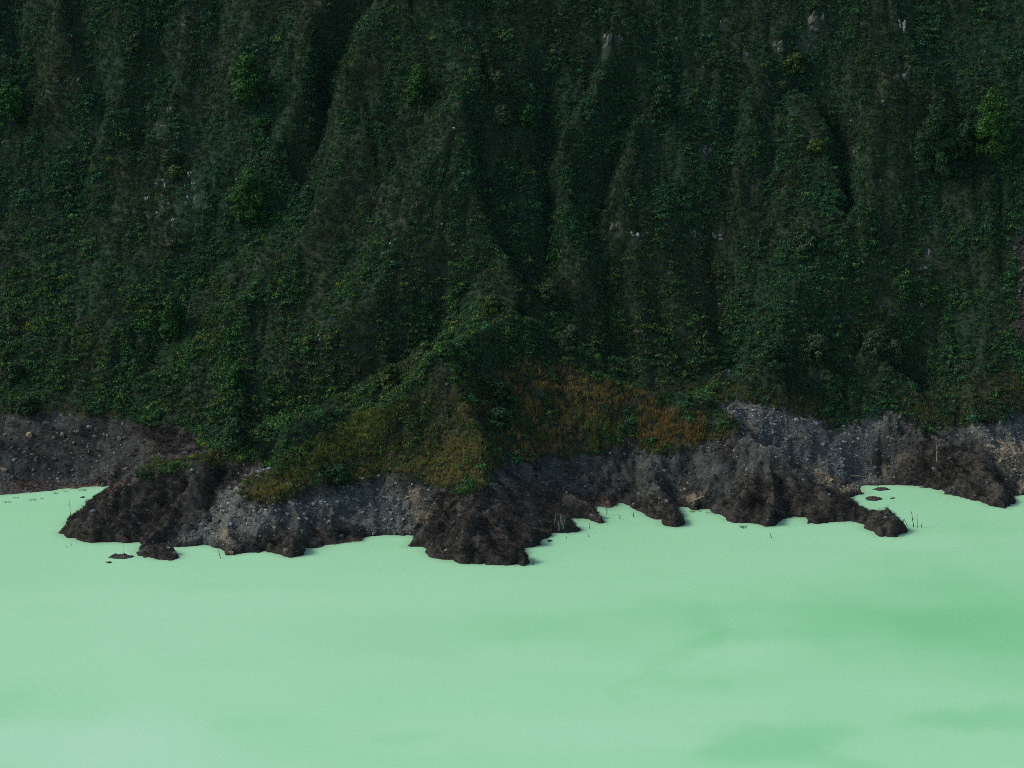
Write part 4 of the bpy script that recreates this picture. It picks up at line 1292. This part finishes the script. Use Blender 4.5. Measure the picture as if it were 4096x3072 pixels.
mat_mud, nt, p = new_mat('dark_mud')
m1, nraw = noise_ramp(nt, 1.6, 0.5, 1.8)
rgb = nt.nodes.new('ShaderNodeRGB'); rgb.outputs[0].default_value = (0.030, 0.026, 0.022, 1)
nt.links.new(mul(nt, rgb.outputs[0], m1), p.inputs['Base Color']); p.inputs['Roughness'].default_value = 0.9
bmp = nt.nodes.new('ShaderNodeBump'); bmp.inputs['Distance'].default_value = 0.2
nt.links.new(nraw, bmp.inputs['Height']); nt.links.new(bmp.outputs[0], p.inputs['Normal'])

def islet(poly, hgt, label, cat, name='mud_islet', tuft=10, seed=0):
    pts = [at_z(u, v, 0.0) for u, v in poly]
    P2 = np.array([q[:2] for q in pts]); c = P2.mean(0)
    r = np.random.default_rng(seed)
    dense = []
    for i in range(len(P2)):
        for t in (0, .33, .66): dense.append(P2[i] * (1 - t) + P2[(i + 1) % len(P2)] * t)
    dense = np.array(dense); n = len(dense)
    V = []; Q = []
    rings = [(1.06, -.25), (1.0, .02), (.85, .42), (.6, .75), (.3, .95)]
    for s, hz in rings:
        for q in dense:
            jit = r.normal(0, .10 if 0 < hz else .03, 2)
            z = hgt * hz * (1 + (r.normal(0, .28) if hz > 0.1 else 0)) if hz > 0 else hz
            V.append((*(c + (q - c) * s + jit - c), z))
    for k_ in range(len(rings) - 1):
        for i in range(n):
            a = k_ * n + i; b = k_ * n + (i + 1) % n
            Q.append((a, b, b + n, a + n))
    V.append((0, 0, hgt)); t_ = len(V) - 1
    for i in range(n):
        Q.append(((len(rings) - 1) * n + i, (len(rings) - 1) * n + (i + 1) % n, t_))
    me = mesh_from(name, V, Q); me.materials.append(mat_mud)
    o = link(name, me); o.location = (c[0], c[1], 0)
    tag(o, label, cat)
    for k_ in range(tuft):
        i = r.integers(0, n); s = r.uniform(.1, .9)
        q = (dense[i] - c) * s
        g_ = link('brush_tuft', BRUSH[k_ % len(BRUSH)], o)
        g_.location = (q[0], q[1], hgt * (1 - s) * .9); sc_ = r.uniform(.25, .5) if hgt < 1 else r.uniform(.5, .9)
        g_.scale = (sc_, sc_, sc_)
        g_['tint'] = [0.06, 0.048, 0.035]
    return o
islet([(431,2231),(446,2222),(468,2226),(489,2223),(518,2223),(538,2227),(525,2231),(489,2237),(453,2235)], 0.75, 'thin dark mud islet with a pale stem in it, left of the low point', 'islet', seed=1)
islet([(424,2250),(440,2247),(450,2250),(436,2254)], 0.25, 'tiny mud patch in the water below the thin islet', 'islet', tuft=4, seed=2)
islet([(3488,1958),(3515,1950),(3545,1955),(3565,1959),(3520,1964)], 0.45, 'upper strip of brown drift weed in the right cove', 'drift', 'drift_mat', 8, 3)
islet([(3458,1994),(3490,1988),(3520,1992),(3535,1997),(3500,2005),(3470,2002)], 0.6, 'lower clump of rusty drift weed in the right cove', 'drift', 'drift_mat', 9, 4)
islet([(3560,1994),(3580,1991),(3582,1993),(3562,1996)], 0.2, 'thin sliver of drift right of the rusty clump', 'drift', 'drift_mat', 2, 5)
islet([(2184,2164),(2205,2161),(2212,2165),(2195,2168)], 0.25, 'small green weed patch off the right side of the headland', 'drift', 'drift_mat', 5, 6)
islet([(470,2002),(0,0)][:0] or [(320,1991),(334,1987),(342,1989),(330,1993)], 0.3, 'short dark log end in the left cove', 'log', 'floating_log', 0, 7)
for i, (u, v) in enumerate([(62,1992),(130,2001),(170,1996),(30,2010),(220,1975),(262,1968),(330,1962),(2800,2045),(2835,2052),(2768,2048),(2965,2106),(2975,2108),(2975,2112)]):
    p_ = at_z(u, v, 0.0)
    o = link('weed_tuft', BRUSH[i % len(BRUSH)])
    o.location = p_; s_ = 0.8 + .25 * math.sin(i * 2.3); o.scale = (s_ * 1.4, s_, s_ * .7)
    o['tint'] = [0.05, 0.055, 0.03]
    left = u < 1000
    tag(o, 'sparse weed tuft standing in the shallows ' + ('of the left beach' if left else 'between the short spit and the right spit'), 'weed', 'weeds off the left beach' if left else 'weeds off the right spits')

for lab, us in (('long pale driftwood log on the bank left of the right spit', [(2762,1998),(2835,1962)]), ('shorter pale driftwood log beside the long one', [(2775,2004),(2825,1985)]), ('pale log lying on the outlet bank of the wash', [(3400,1905),(3478,1912)])):
    a_ = ground(*us[0]); b_ = ground(*us[1])
    a_[2] += .15; b_[2] += .15
    c_ = (a_ + b_) / 2
    V, Q = tube([tuple(a_ - c_), (0, 0, .12), tuple(b_ - c_)], [.28, .24, .10], 7)
    me = mesh_from('driftwood', V, Q); me.materials.append(mat_wood)
    o = link('driftwood', me); o.location = c_; o['tint'] = [0.30, 0.26, 0.18]
    tag(o, lab, 'log')

# ------------------------------------------------------------------ the thin blue air between the rim and the wall
hz = bpy.data.meshes.new('haze')
bm = bmesh.new()
bmesh.ops.create_cube(bm, size=1.0)
for v in bm.verts:
    v.co = Vector((v.co.x * 900, 430 + v.co.y * 1080, 116 + v.co.z * 238))
bm.to_mesh(hz); bm.free()
mh = bpy.data.materials.new('haze'); mh.use_nodes = True
nt = mh.node_tree; nt.nodes.clear()
out = nt.nodes.new('ShaderNodeOutputMaterial'); pv = nt.nodes.new('ShaderNodeVolumePrincipled')
pv.inputs['Color'].default_value = (0.40, 0.78, 1.0, 1)
pv.inputs['Density'].default_value = 0.5e-5
pv.inputs['Anisotropy'].default_value = 0.0
nt.links.new(pv.outputs[0], out.inputs['Volume'])
hz.materials.append(mh)
haze = link('haze', hz)
tag(haze, 'thin blue haze between the lake and the crater wall', 'haze', kind='stuff')
